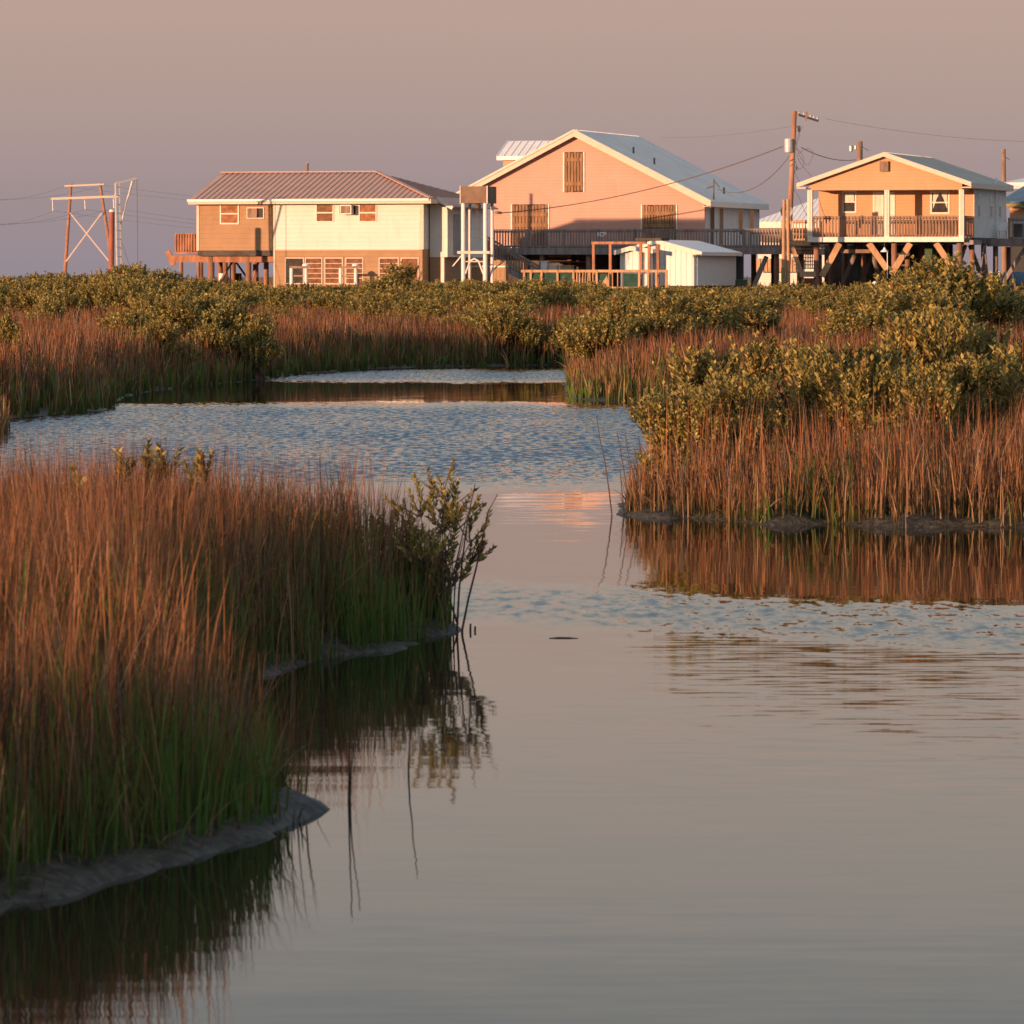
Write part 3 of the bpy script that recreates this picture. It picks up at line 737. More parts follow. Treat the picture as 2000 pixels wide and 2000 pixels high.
def boxthing(name,label,cat,px0,px1,py0,D,dep,mat,lidmat=None,zb=None):
    a=at(px0,py0,D); c=at(px1,py0,D); zb_=gz(a.x,D)-.02 if zb is None else zb
    o=MB().box(0,c.x-a.x,0,dep,0,a.z-zb_).build(name,mat,bevel=.02); o.location=(a.x,D,zb_); o.rotation_euler=(0,0,-radians(TH)); tag(o,label,cat)
    MB().box(-.02,c.x-a.x+.02,-.02,dep+.02,a.z-zb_+.003,a.z-zb_+.05).build("lid",lidmat or mat,o)
    return o
boxthing("cooler","small white cooler stacked beside the stair foot under the pink house","cooler",1056,1068,512,256.5,.4,"white_plastic")
boxthing("cooler","wide cream cooler under the pink house behind the green mesh fence","cooler",1074,1088,519,256,.4,"cream_trim","white_plastic")
boxthing("crate","orange wooden crate under the pink house, right of the cream cooler","crate",1094,1116,520,255.5,.6,"fresh_wood")
floorthing("drum","pale drum at the foot of the stair beside the hoist","drum",980,520,250.0,.17,"white_plastic")

# ================================================================== sheds and the yard fence
F2=Frame(1362,243.2,TH)
def shed(px0,px1,pxp,pyp,pyl,pyr,py_wall,LNs,label,F_,y=0.0,under=True,ov=.28,side="white_metal"):
    T=empty("shed",(F_.ox,F_.oy,0),-F_.t,label,"shed")
    x0,x1,xp=F_.x(px0,y),F_.x(px1,y),F_.x(pxp,y); zpk=F_.z(pyp,xp,y); zl,zr_=F_.z(pyl,x0,y),F_.z(pyr,x1,y); zb_=F_.z(py_wall,x1,y)
    MB().prism([(x0,y,zb_),(x1,y,zb_),(x1,y,zr_-.1),(xp,y,zpk-.1),(x0,y,zl-.1)],(0,LNs,0)).build("wall","white_metal",T)
    b=MB(); nn=int((x1-x0)/.26)
    for i in range(1,nn): 
        xx=x0+(x1-x0)*i/nn; zz_=(zl+(zpk-zl)*(xx-x0)/(xp-x0)) if xx<xp else (zr_+(zpk-zr_)*(x1-xx)/(x1-xp)); b.box(xx-.012,xx+.012,y-.012,y-.001,zb_,zz_-.15)
    b.build("siding_rib","steel",T)
    sL=(zpk-zl)/(xp-x0); sR=(zpk-zr_)/(x1-xp)
    A=(x0-ov,y-.2,zl-sL*ov); P=(xp,y-.2,zpk); R=(x1+ov,y-.2,zr_-sR*ov)
    b=MB(); b.prism([A,P,(xp,y+LNs+.2,zpk),(A[0],y+LNs+.2,A[2])],(0,0,-.05)); b.prism([P,R,(R[0],y+LNs+.2,R[2]),(xp,y+LNs+.2,zpk)],(0,0,-.05)); rf=b.build("roof","white_roof",T)
    b=MB(); b.prism([(A[0],y-.23,A[2]+.01),(xp,y-.23,zpk+.01),(xp,y-.23,zpk-.2),(A[0],y-.23,A[2]-.2)],(0,.03,0)); b.prism([(xp,y-.23,zpk+.01),(R[0],y-.23,R[2]+.01),(R[0],y-.23,R[2]-.2),(xp,y-.23,zpk-.2)],(0,.03,0)); b.box(R[0]-.03,R[0],y-.2,y+LNs+.2,R[2]-.17,R[2]-.052)
    b.each("fascia","white_trim",rf)
    b=MB(); b.box(x1-.10,x1+.015,y-.02,y+.01,zb_,zr_-.15); b.box(x0-.015,x0+.1,y-.02,y+.01,zb_,zl-.15); b.each("corner_board","white_trim",T)
    if under:
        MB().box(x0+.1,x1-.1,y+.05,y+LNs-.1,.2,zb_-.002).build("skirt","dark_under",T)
    return T
shed(1212,1362,1285,468,487,489,558,7.6,"larger white metal shed with ribbed front and grey side, below the long deck",F2)
F3=Frame(1250,243.1,TH)
shed(1212,1270,1234,481,487,486,562,0.5,"small white metal shed tucked against the left front of the larger shed",F3,ov=.18)
MB_=MB().box(0,.55,0,.5,0,F2.z(546)-.25); ob=MB_.build("tank","green_paint",bevel=.02); pt=at(1437,546,247); ob.location=(pt.x,247,.25); tag(ob,"dark green box tank at the far right corner of the larger shed","tank"); MB().box(.05,.5,-.02,.0,.2,F2.z(546)-.4).build("door_panel","dark_under",ob)

D=237.6; s=D/FPX
T=empty("yard_fence",((1018-1000)*s,D,0),-radians(TH),"low wooden yard fence with green mesh before the pink house and sheds","fence")
fx=lambda px:(px-1018)*s/cos(radians(TH)); fz=lambda py:CAM_H-(py-HZ)*s
b=MB(); b.box(0,fx(1300),-.03,.03,fz(532),fz(527)); b.box(fx(1125),fx(1265),-.02,.02,fz(566),fz(560)); b.each("top_rail","fresh_wood",T)
for px in (1024,1037,1058,1089,1120,1165,1247,1264,1280,1299): MB().box(fx(px)-.05,fx(px)+.05,-.05,.05,.1,fz(527)+.002).build("post","fresh_wood",T)
b=MB()
for px in np.arange(1126,1160,5.2): b.beam((fx(px),.02,fz(565)),(fx(px+random.uniform(-2,2)),.02,fz(531)),.05,.02)
for px in (1188,1195,1205,1213): b.beam((fx(px),.02,fz(562)),(fx(px),.02,fz(531)),.04,.02)
b.build("picket","fresh_wood",T)
b=MB(); b.box(fx(1026),fx(1118),.055,.065,fz(572),fz(534)); b.box(fx(1168),fx(1190),.055,.065,fz(560),fz(534)); b.box(fx(1216),fx(1246),.055,.065,fz(560),fz(534)); b.each("green_mesh_panel","green_mesh",T)
MB().prism([(fx(1170),.04,fz(560)),(fx(1190),.04,fz(560)),(fx(1184),.04,fz(538))],(0,.012,0)).build("patch_board","fresh_wood",T)
D=238.8; s=D/FPX
T=empty("pergola",((1158-1000)*s,D,0),-radians(TH),"open timber pergola frame standing behind the yard fence, before the small shed","pergola")
fx=lambda px:(px-1158)*s/cos(radians(TH)); fz=lambda py:CAM_H-(py-HZ)*s
for px in (1159.5,1192,1251,1267,1284): MB().box(fx(px)-.06,fx(px)+.06,-.06,.06,.1,fz(477)).build("post","red_wood",T)
MB().box(fx(1156),fx(1262),-.08,.08,fz(477)+.002,fz(472)).each("beam","red_wood",T)
MB().box(fx(1250),fx(1300),-.9,.5,fz(476.5)+.14,fz(476.5)+.26).build("roof_panel","dark_under",T)

# ================================================================== small orange house on the right
F=Frame(1725,250.0,TH)
H=F.empty("stilt_house","small orange gabled house with a railed front porch on braced stilts, right side","house")
xc0=F.x(1582); xc1=F.x(1877); zfl=F.z(463.5); zfb=F.z(472.5); zbm=F.z(371); pk=F.z(298); LN=10.2; PD=2.0
xlT=F.x(1556,-.3); xrT=F.x(1897,-.3); zeT=F.z(357,2,-.3)
xmid=0.0; slp=(pk-zeT)/((xrT-xlT)/2); xmid=(xlT+xrT)/2
hwT=(xrT-xlT)/2
y0,y1=-.3,LN+.3
b=MB(); b.prism([(xmid,y0,pk),(xrT,y0,zeT),(xrT,y1,zeT),(xmid,y1,pk)],(0,0,-.08)); b.prism([(xlT,y0,zeT),(xmid,y0,pk),(xmid,y1,pk),(xlT,y1,zeT)],(0,0,-.08)); RF=b.build("roof","grey_roof",H)
b=MB(); roof_ribs(b,(xrT,y0,zeT),(xrT,y1,zeT),(xmid,y0,pk),(xmid,y1,pk),.45,.03,.03); b.build("standing_seam","grey_roof",RF)
b=MB()
for sx in (xlT,xrT):
    b.prism([(xmid,y0-.03,pk+.01),(sx,y0-.03,zeT+.01),(sx,y0-.03,zeT-.20),(xmid,y0-.03,pk-.20)],(0,.03,0))
    sgn=1 if sx>xmid else -1
    b.box(min(sx,sx-sgn*.45),max(sx,sx-sgn*.45),y0,y1 if sgn>0 else y0+.5,zeT-.26,zeT-.20)
b.box(xrT-.03,xrT+.004,y0,y1,zeT-.25,zeT-.081)
b.build("rake_board","cream_trim",RF)
xgl=xc0-.05; xgr=xc1+.05
zg1=pk-.1-slp*(xmid-xgl); zg2=pk-.1-slp*(xgr-xmid)
MB().prism([(xgl,0,zbm),(xgr,0,zbm),(xgr,0,zg2),(xmid,0,pk-.1),(xgl,0,zg1)],(0,.12,0)).build("gable","orange_siding",H)
MB().box(xgl,xgr,.121,PD,zbm+.0,zbm+.05).build("porch_ceiling","white_trim",H)
MB().prism([(xgl,LN-.1,zbm),(xgr,LN-.1,zbm),(xgr,LN-.1,zg2),(xmid,LN-.1,pk-.1),(xgl,LN-.1,zg1)],(0,.1,0)).build("back_gable","shaded_siding",H)
gv=MB().box(F.x(1719),F.x(1736),-.14,-.001,F.z(335),F.z(315)).build("gable_vent","old_wood",H)
xb0=F.x(1599,PD); xb1=F.x(1902,PD)
MB().box(xb0,xb1,PD,PD+.12,zfl,zbm+.3).build("front_wall","orange_siding",H)
b=MB(); b.box(xb1-.12,xb1,PD+.121,LN,zfl,zeT-.05); b.box(xb0,xb0+.12,PD+.121,LN,zfl,zeT-.05); b.box(xb0,xb1,LN+.001,LN+.1,zfl,zbm); b.build("side_wall","shaded_siding",H)
MB().box(xb1-.02,xb1+.025,PD-.025,PD+.08,zfl,zbm+.2).each("corner_board","cream_trim",H)
for px in (1581.5,1732,1877.5):
    xx=F.x(px); c=MB().box(xx-.12,xx+.12,0,.22,zfl,zbm).build("column","white_trim",H)
    MB().box(xx-.055,xx+.055,-.012,-.001,zfl+.1,zbm-.02).build("column_panel","cream_trim",c)
MB().box(xc0-.12,xc1+.15,-.04,0,zfb,zfl+.02).build("porch_fascia","white_trim",H)
MB().box(xc0-.1,xc1+.1,.001,PD,zfl-.12,zfl-.002).build("porch_floor","old_wood",H)
MB().box(xb0,xb1,PD,LN,zfl-.30,zfl-.002).build("floor_frame","dark_under",H)
zrt=F.z(421.5)
railing((F.x(1588),.12),(F.x(1726),.12),zfl,zrt,.155,"old_wood",H,bw=.07,post=0)
railing((F.x(1738),.12),(F.x(1872),.12),zfl,zrt,.155,"old_wood",H,bw=.07,post=0)
railing((F.x(1879),.2),(xc1+.05,PD-.05),zfl,zrt,.15,"red_wood",H,bw=.05,post=0)
window(F,H,1645,1673,373,416,PD,"glass_dark",fw=.08); window(F,H,1817,1855,373,418,PD,"glass_dark",fw=.085)
xw0,xw1=F.x(1650,PD),F.x(1668,PD); MB().box(xw0,xw1,PD-.028,PD-.010,F.z(394,0,PD),F.z(377,0,PD)).build("blind","curtain",H)
b=MB(); xw0,xw1=F.x(1822.5,PD),F.x(1850,PD); zt1,zt0=F.z(376,0,PD),F.z(408,0,PD); xm_=(xw0+xw1)/2
b.prism([(xw0,PD-.02,zt1),(xm_,PD-.02,zt1),(xw0+.18,PD-.02,zt0+.5),(xw0,PD-.02,zt0)],(0,.008,0)); b.prism([(xw1,PD-.02,zt1),(xm_+.01,PD-.02,zt1),(xw1-.18,PD-.02,zt0+.5),(xw1,PD-.02,zt0)],(0,.008,0)); b.build("curtain","curtain",H)
dr=window(F,H,1705,1726,375,463,PD,"curtain",fw=.1,sash=False,name="door"); window(F,H,1735,1748,375,463,PD,"white_trim",fw=.05,sash=False,name="door")
for y_,n_ in ((3.2,0),(6.3,1),(8.6,2)):
    f=MB().box(xb1,xb1+.03,y_-.35,y_+.35,zfl+1.0,zfl+2.15).build("side_window","white_trim",H)
    MB().box(xb1+.031,xb1+.037,y_-.27,y_+.27,zfl+1.07,zfl+1.6).build("pane","glass_dark",f)
    MB().box(xb1+.031,xb1+.037,y_-.27,y_+.27,zfl+1.66,zfl+2.08).build("blind","curtain",f)
MB().cyl((xb1+.1,7.2,zfl),(xb1+.1,7.2,zeT+.35),.045).build("downpipe","white_metal",H)
# side deck at the right end
xr0=xb1+.02; xr1=xb1+2.6
b=MB(); b.box(xr0,xr1,6.2,10.5,zfl-.16,zfl-.05); b.box(xr0-.2,xr1,6.1,6.19,zfl-.42,zfl-.05); b.box(F.x(1880),xr0+.3,.3,PD+.4,zfl-.36,zfl-.14); b.each("side_deck","grey_wood",H)
railing((xr0+.1,10.4),(xr1,10.4),zfl-.05,zrt,.2,"grey_wood",H,bw=.06)
# stilts
zt_=zfb-.02
for px in (1595,1747,1874):
    pile(H,F.x(px,.5),.5,zt_-.05,0,.15,"pile_wood")
    for y_ in (3.6,6.6,9.6): pile(H,F.x(px,.5),y_,zfl-.30,0,.14,"pile_wood")
for px in (1660,1800):
    for y_ in (3.6,6.6,9.6): pile(H,F.x(px,.5),y_,zfl-.30,0,.13,"pile_wood")
for x_ in (xb1+.2,xb1+1.9):
    for y_ in (6.6,10): pile(H,x_,y_,zfl-.42,0,.11,"grey_wood")
b=MB()
for (a0,b0),(a1,b1) in [((1640,475),(1605,540)),((1697,475),(1733,526)),((1778,475),(1742,534)),((1828,475),(1862,526))]:
    b.beam((F.x(a0,.35),.35,F.z(b0,0)),(F.x(a1,.35),.35,F.z(b1,0)),.30,.10,up=(0,1,0))
B1=b
b.each("knee_brace","fresh_wood",H)
b=MB()
for x0_,x1_,y_ in ((1610,1650,3.7),(1700,1670,3.7),(1770,1800,3.7),(1830,1860,3.7),(1620,1660,6.7),(1790,1750,6.7),(1880,1845,6.7)):
    b.beam((F.x(x0_,.5),y_,1.4),(F.x(x1_,.5),y_,zfl-.35),.2,.08,up=(0,1,0))
b.beam((xb1-.1,3.7,1.2),(xb1-.1,5.0,zfl-.35),.06,.14); b.beam((xb1-.1,6.5,1.2),(xb1-.1,5.2,zfl-.35),.06,.14); b.beam((xb1+.2,6.5,1.3),(xb1+1.7,6.5,zfl-.5),.07,.2); b.beam((xb1+1.9,9.9,1.3),(xb1+3.4,9.9,zfl-.5),.07,.2)
b.each("cross_brace","grey_wood",H)
b=MB(); b.box(F.x(1640,.6),F.x(1700,.6),.6,.7,F.z(494,0),F.z(487,0)); b.box(F.x(1755,5),F.x(1810,5),5,5.1,F.z(520,0,5),F.z(516,0,5)); b.box(F.x(1755,5),F.x(1800,5),5.2,5.3,F.z(529,0,5),F.z(526,0,5)); b.each("cross_rail","old_wood",H)
MB().box(F.x(1610,9),F.x(1860,9),9.0,9.15,.2,zfl-.31).build("rear_dark_sheet","dark_under",H)  # dark sheet behind the stilts, in the under-house shade colour
MB().box(F.x(1806,3),F.x(1828,3),3.0,3.1,.2,zfl-.31).build("green_panel","green_paint",H)
# left landing and stair
zl=F.z(470.5,-4,.3); xq0=F.x(1526,.3); xq1=F.x(1583,.3)
b=MB(); b.box(xq0,xq1,.3,1.9,zl-.22,zl); b.build("landing","fresh_wood",H)
railing((F.x(1550,1.8),1.8),(xq1,1.8),zl,F.z(430,-4,1.8),.15,"fresh_wood",H,bw=.045,post=0)
railing((F.x(1528,.35),.35),(F.x(1546,.35),.35),zl,F.z(430,-4,.35),.22,"fresh_wood",H,bw=.07,post=0)
b=MB()
for y_ in (.5,1.6): b.beam((F.x(1546,y_),y_,zl-.2),(F.x(1566,y_),y_,F.z(535,-4,y_)),.05,.22)
for i in range(8):
    t=(i+.5)/8; z_=zl-.2+(F.z(535,-4)-zl+.2)*t; x_=F.x(1546+20*t,1); b.box(x_-.12,x_+.12,.53,1.57,z_-.02,z_+.02)
b.box(F.x(1562,.3),F.x(1594,.3),.25,.33,F.z(541,-4),F.z(530,-4)); b.box(F.x(1566,.5),F.x(1570,.5),.4,.5,.2,F.z(530,-4)); b.box(F.x(1557,.5),F.x(1560,.5),.4,.5,.2,F.z(532,-4))
b.build("stair","fresh_wood",H)
b=MB()
for px in np.arange(1566,1592,3.4): b.box(F.x(px,1.9)-.02,F.x(px,1.9)+.02,1.9,1.94,F.z(525,-4),F.z(480,-4))
for py in range(482,526,7): b.box(F.x(1560,1.9),F.x(1592,1.9),1.86,1.899,F.z(py,-4)-.02,F.z(py,-4)+.02)
b.build("lattice","old_wood",H)
MB().box(F.x(1570,1),F.x(1592,1),1,1.6,.2,F.z(543,-4)).build("step_block","brick_pier",H)
# lamp with a wide white shade hung under the porch
pt=at(1727.5,492,249.2)
T=empty("hanging_lamp",(pt.x,249.2,pt.z),0,"wide white shaded lamp hanging under the porch edge of the orange house","lamp")
MB().lathe([(.20,0),(.17,.05),(.08,.12),(.05,.2),(.02,.22)],14).build("lamp_shade","white_plastic",T)
MB().cyl((0,0,.22),(0,0,.42),.015).build("stem","wire",T)
MB().cyl((.14,0,0),(.14,0,-1.3),.02).build("conduit","white_plastic",T)
pt=at(1708.5,553.5,246)
gl=MB(); 
gl.lathe([(.01,-.11)]+[(.11*cos(a),.11*sin(a)) for a in np.linspace(-1.3,1.3,9)]+[(.01,.11)],14)
gl=gl.build("buoy","white_plastic",smooth=True); gl.location=(pt.x,246,pt.z); tag(gl,"round white buoy on a stake among the bushes under the orange house","buoy")
MB().cyl((0,0,-.1),(0,0,-pt.z+.1),.03).build("stake","fresh_wood",gl)
# chair and machines on the side deck
def on_deck(name,label,cat,lx_,ly_,z_):
    w_=Vector((F.ox+lx_*F.c+ly_*F.s,F.oy-lx_*F.s+ly_*F.c,z_)); return empty(name,w_,-F.t,label,cat)
T=on_deck("plastic_chair","white plastic chair against the shaded wall of the orange house","chair",xb1+.45,7.0,zfl-.05)
MB().box(-.22,.22,-.22,.22,.40,.44).build("seat","white_plastic",T); MB().prism([(-.22,.2,.44),(.22,.2,.44),(.20,.3,.85),(-.20,.3,.85)],(0,.03,0)).build("backrest","white_plastic",T)
for a_ in (-.2,.2):
    for c_ in (-.2,.2): MB().cyl((a_,c_,0),(a_*.95,c_*.95,.4),.02).build("leg","white_plastic",T)
    MB().box(a_-.02,a_+.02,-.2,.2,.62,.65).build("armrest","white_plastic",T)
for i,(dx,sz,lb) in enumerate(((1.35,.55,"pale grey air conditioning unit on the side deck, nearer the chair"),(2.05,.6,"dark grey air conditioning unit at the outer corner of the side deck"))):
    T=on_deck("condenser",lb,"condenser",xb1+dx,6.7,zfl-.05); MB().box(-sz/2,sz/2,-sz/2,sz/2,0,.85).build("case","grey_box" if i==0 else "steel",T,bevel=.02); MB().box(-sz/2+.05,sz/2-.05,-sz/2-.012,-sz/2-.001,.1,.75).build("grille","dark_under",T)
# things around the stilts at the right edge
boxthing("drum_cabinet","white cabinet between the far stilts at the right edge","cabinet",1945,1953,532,257,.3,"white_plastic")
boxthing("bin","grey bin beside the blue tarp under the right edge deck","bin",1965,1973,553,256,.3,"grey_box")
pt=at(1985,531,268)
b=MB()
nU,nV=14,8
for i in range(nV+1):
    for j in range(nU):
        a=2*pi*j/nU; rr=(1.25-.55*(i/nV)**2)*(1+.1*sin(3*a+i)); b.v.append((rr*cos(a),.7*rr*sin(a),(pt.z-.3)*(i/nV)))
for i in range(nV):
    for j in range(nU): b.f.append((i*nU+j,i*nU+(j+1)%nU,(i+1)*nU+(j+1)%nU,(i+1)*nU+j))
b.f.append(tuple(nV*nU+j for j in range(nU)))
o=b.build("tarpaulin","blue_tarp",smooth=True); o.location=(pt.x,268,.3); tag(o,"blue tarpaulin over a load behind the stilts at the right edge","tarpaulin")

# two tied pilings, dish
D=248.0
for px,pt_,pb_,lb in ((1531.5,390,1529,"left one of the two tall timber pilings before the satellite dish"),(1539,389,1541,"right one of the two tall timber pilings before the satellite dish")):
    a=at(px,pt_,D); c=at(pb_,580,D)
    T=empty("piling",(c.x,D,0),0,lb,"piling","tall pilings beside the orange house")
    MB().cyl((0,0,0),(a.x-c.x,0,a.z),.085,.075,12).build("shaft","fresh_wood",T)
    if px<1535: MB().box(-.09,.09,-.10,-.088,1.5,2.6).build("paint_stripe","yellow_paint",T)
pt=at(1535,412,249)
T=empty("satellite_dish",(pt.x,249,pt.z),radians(20),"dark satellite dish mounted behind the two tall pilings","satellite dish")
b=MB(); b.lathe([(.32,.10),(.24,.05),(.12,.012),(.01,0),(.01,-.02),(.12,-.01),(.24,.03),(.33,.09)],18); dd=b.build("dish","steel",T,smooth=True); dd.rotation_euler=(radians(100),0,0)
MB().beam((0,0,0),(.36,-.1,.18),.03).build("feed_arm","steel",T)
MB().cyl((0,.1,-pt.z+.1),(0,.1,0),.03).build("mast","steel",T)

# ================================================================== buildings behind
F=Frame(1497,305.0,TH)
T=F.empty("far_house","low cream building with a pale metal roof seen between the pink and the orange house","building")
x0,x1=F.x(1480),F.x(1625); zc_=F.z(434); zp_=F.z(404,0,3)
MB().box(x0,x1,0,8,.3,zc_).build("wall","cream_siding",T)
b=MB(); b.prism([(x0-.3,-.4,zc_),(x1+.3,-.4,zc_),(x1+.3,4,zp_+.55),(x0+2.8,4,zp_+.55)],(0,0,-.1)); b.prism([(x0-.3,8.4,zc_),(x0+2.8,4,zp_+.55),(x1+.3,4,zp_+.55),(x1+.3,8.4,zc_)],(0,0,-.1)); roof_ribs(b,(x0-.3,-.4,zc_),(x1+.3,-.4,zc_),(x0+2.8,4,zp_+.55),(x1+.3,4,zp_+.55),.3,.02,.02)
b.build("roof","white_roof",T)
MB().box(x0-.3,x1+.3,-.45,-.401,zc_-.35,zc_+.02).each("fascia","white_trim",T)
b=MB(); b.box(F.x(1486,-.1),F.x(1600,-.1),-.3,-.2,F.z(472),F.z(438)); 
for px in range(1488,1600,6): b.box(F.x(px,-.3)-.03,F.x(px,-.3)+.03,-.34,-.301,F.z(472),F.z(440))
b.build("plank_screen","old_wood",T)
b=MB(); b.box(F.x(1480),F.x(1560),-.6,-.55,F.z(531),F.z(505))
for px in range(1484,1560,7): b.box(F.x(px,-.6)-.02,F.x(px,-.6)+.02,-.65,-.601,F.z(531),F.z(505))
b.build("lower_panel","fresh_wood",T)
pt=at(1500,545,262); 
o=MB().prism([(-.8,0,0),(1.1,0,0),(1.0,0,.35),(.2,0,.75),(-.5,0,.25)],(0,.9,0)).build("scrap_pile","cream_trim",bevel=.03); o.location=(pt.x+.1,262,.35+.1); tag(o,"pale heap of boards behind the deck brace, left of the two pilings","boards"); MB().beam((-.7,-.1,.1),(1.0,-.1,.75),.12).build("board","fresh_wood",o)
F=Frame(1985,292.0,TH)
T=F.empty("far_house","house at the right edge with a white top roof over a blue lower roof","building")
x0=F.x(1962); x1=x0+9
zw0,zw1=F.z(397),F.z(358)
MB().box(x0+.3,x1,0,8,.4,zw0).build("wall","orange_siding",T)
b=MB(); b.prism([(x0-.2,-.6,zw0+.1),(x1,-.6,zw0+.1),(x1,3,zw1),(x0+.7,3,zw1)],(0,0,-.1)); b.prism([(x0-.2,-.6,zw0+.1),(x0+.7,3,zw1),(x0+.7,8,zw1),(x0-.2,8,zw0+.1)],(0,0,-.1)); b.build("blue_roof","blue_tarp",T)
MB().box(x0+.2,x1,-.5,-.4,zw0-.25,zw0-.02).each("fascia","yellow_paint",T)
xt0=F.x(1955,3.5)
b=MB(); b.prism([(xt0,3.2,F.z(357,0,3.2)),(x1,3.2,F.z(357,0,3.2)+.2),(x1,9,F.z(343,0,9)+.3),(xt0+1,9,F.z(343,0,9))],(0,0,-.35)); b.build("top_roof","white_metal",T)
MB().box(xt0+1,x1,3.6,8,zw1-.2,F.z(357)).build("upper_wall","cream_siding",T)

# ================================================================== utility poles
def pole(name_lb,pxt,pyt,pxb,D,r,mat="pole_wood"):
    a=at(pxt,pyt,D); c=at(pxb,570,D); z0_=0.2
    T=empty("utility_pole",(c.x,D,0),0,name_lb,"utility pole")
    k=(a.x-c.x)/(a.z-c.z); 
    MB().cyl((-k*c.z,0,0),(a.x-c.x,0,a.z),r,r*.72,12).build("shaft",mat,T)
    def P_(px,py,y=0): w_=at(px,py,D); return Vector((w_.x-c.x,y,w_.z))
    return T,P_
T,P_=pole("tall leaning utility pole with a grey transformer, between the pink and the orange house",1552,217,1536,252,.16)
MB().beam(P_(1558,224,-.25),P_(1612,229,6.0),.07,.09).each("crossarm","old_wood",T)
b=MB()
for t in (.05,.3,.62,.8,.97):
    q_=P_(1558,224,-.25).lerp(P_(1612,229,6.0),t); b.lathe([(.02,.05),(.06,.09),(.05,.14),(.065,.18),(.02,.22)],8,q_)
b.each("insulator","steel",T)
MB().beam(P_(1574,236),P_(1576,218),.1,.05).build("arm_plate","old_wood",T)
q_=P_(1540,298,-.12); b=MB(); b.lathe([(.01,0),(.19,.01),(.2,.06),(.2,.62),(.17,.68),(.01,.70)],14,q_); b.build("transformer","galvanised",T)
MB().beam(P_(1541,276,-.1),P_(1549,277,0),.08,.3).build("bracket","galvanised",T)
b=MB(); b.lathe([(.01,0),(.07,.02),(.07,.3),(.01,.33)],10,P_(1561,258,.1)); b.lathe([(.01,0),(.05,.02),(.05,.2),(.01,.23)],8,P_(1555,333,-.1)); b.build("cutout","wire",T)
def loop(pts,name="slack_cable",r=.012):
    c_=[]
    P=[Vector(q) for q in pts]
    for i in range(len(P)-1):
        p0=P[max(i-1,0)];p1=P[i];p2=P[i+1];p3=P[min(i+2,len(P)-1)]
        for t in np.linspace(0,1,6,endpoint=False): c_.append(.5*((2*p1)+(-p0+p2)*t+(2*p0-5*p1+4*p2-p3)*t*t+(-p0+3*p1-3*p2+p3)*t**3))
    c_.append(P[-1]); tube(name,c_,r,"wire",T,5)
loop([P_(1552,240),P_(1562,262),P_(1556,285),P_(1565,310),P_(1578,322),P_(1588,300),P_(1576,290),P_(1560,300)])
loop([P_(1553,290),P_(1566,300),P_(1570,322),P_(1560,330),P_(1553,315)])
loop([P_(1556,300),P_(1563,318),P_(1585,345)])
loop([P_(1549,325),P_(1556,345),P_(1566,360)])
loop([P_(1547,365),P_(1560,385),P_(1566,400),P_(1578,425)])
loop([P_(1568,247),P_(1560,262),P_(1553,285)])
Pm=lambda px,py: T.location+P_(px,py)
PA=Pm(1546,298); PB=Pm(1548,300); PC=Pm(1570,289)
T2,P2=pole("dark utility pole rising behind the left slope of the orange house roof",1679,276,1679,300,.24,"old_wood")
MB().beam(P2(1660,287,0),P2(1678,290,0),.1,.12).each("crossarm","old_wood",T2)
b=MB(); b.lathe([(.02,0),(.11,.05),(.12,.35),(.02,.42)],8,P2(1662,297,0)); b.lathe([(.02,0),(.09,.05),(.09,.25),(.02,.3)],8,P2(1671,293,0)); b.each("insulator","steel",T2)
MB().beam(P2(1685,283,2),P2(1710,289,6),.03).build("bracket_arm","steel",T2)
T3,P3=pole("slim utility pole behind the right eave of the orange house roof",1960,291,1962,300,.17,"old_wood")
MB().box(P3(1957,0).x,P3(1960,0).x-.02,-.1,-.0,P3(0,312).z,P3(0,304).z).build("clamp","steel",T3)
MB().beam(P3(1966,303,2),P3(1991,307,6),.03).build("bracket_arm","steel",T3)
T4,P4=pole("short pole top rising behind the ridge of the brown roof",600,320,600,249.8,.10,"old_wood")
MB().lathe([(.10,0),(.11,.02),(.02,.06)],10,P4(600,320)).build("cap","steel",T4)

def catenary(a,b_,sag,n_=24):
    return [a.lerp(b_,t)-Vector((0,0,sag*4*t*(1-t))) for t in np.linspace(0,1,n_)]
def wire(a,b_,sag,r,label,cat="cable",name="power_cable"):
    o=tube(name,catenary(a,b_,sag),r,"wire"); return tag(o,label,cat,"overhead wires")
wire(at(1529,286,250),at(978,416,254.9),.55,.026,"thick cable sloping from the transformer down across the pink gable")
wire(at(1541,306,251),at(1403,370,257),.75,.018,"slack service cable from the leaning pole to the mast on the pink house")
wire(at(1565,288,252),at(1672,312,299),.25,.02,"cable from the leaning pole to the pole behind the orange roof")
wire(at(1556,245,253),at(1290,268,330),.2,.006,"faint wire running left from the top of the leaning pole above the white roof")
wire(at(1612,232,258),at(2060,277,300),.3,.006,"faint wire running right from the top of the leaning pole to the right edge")

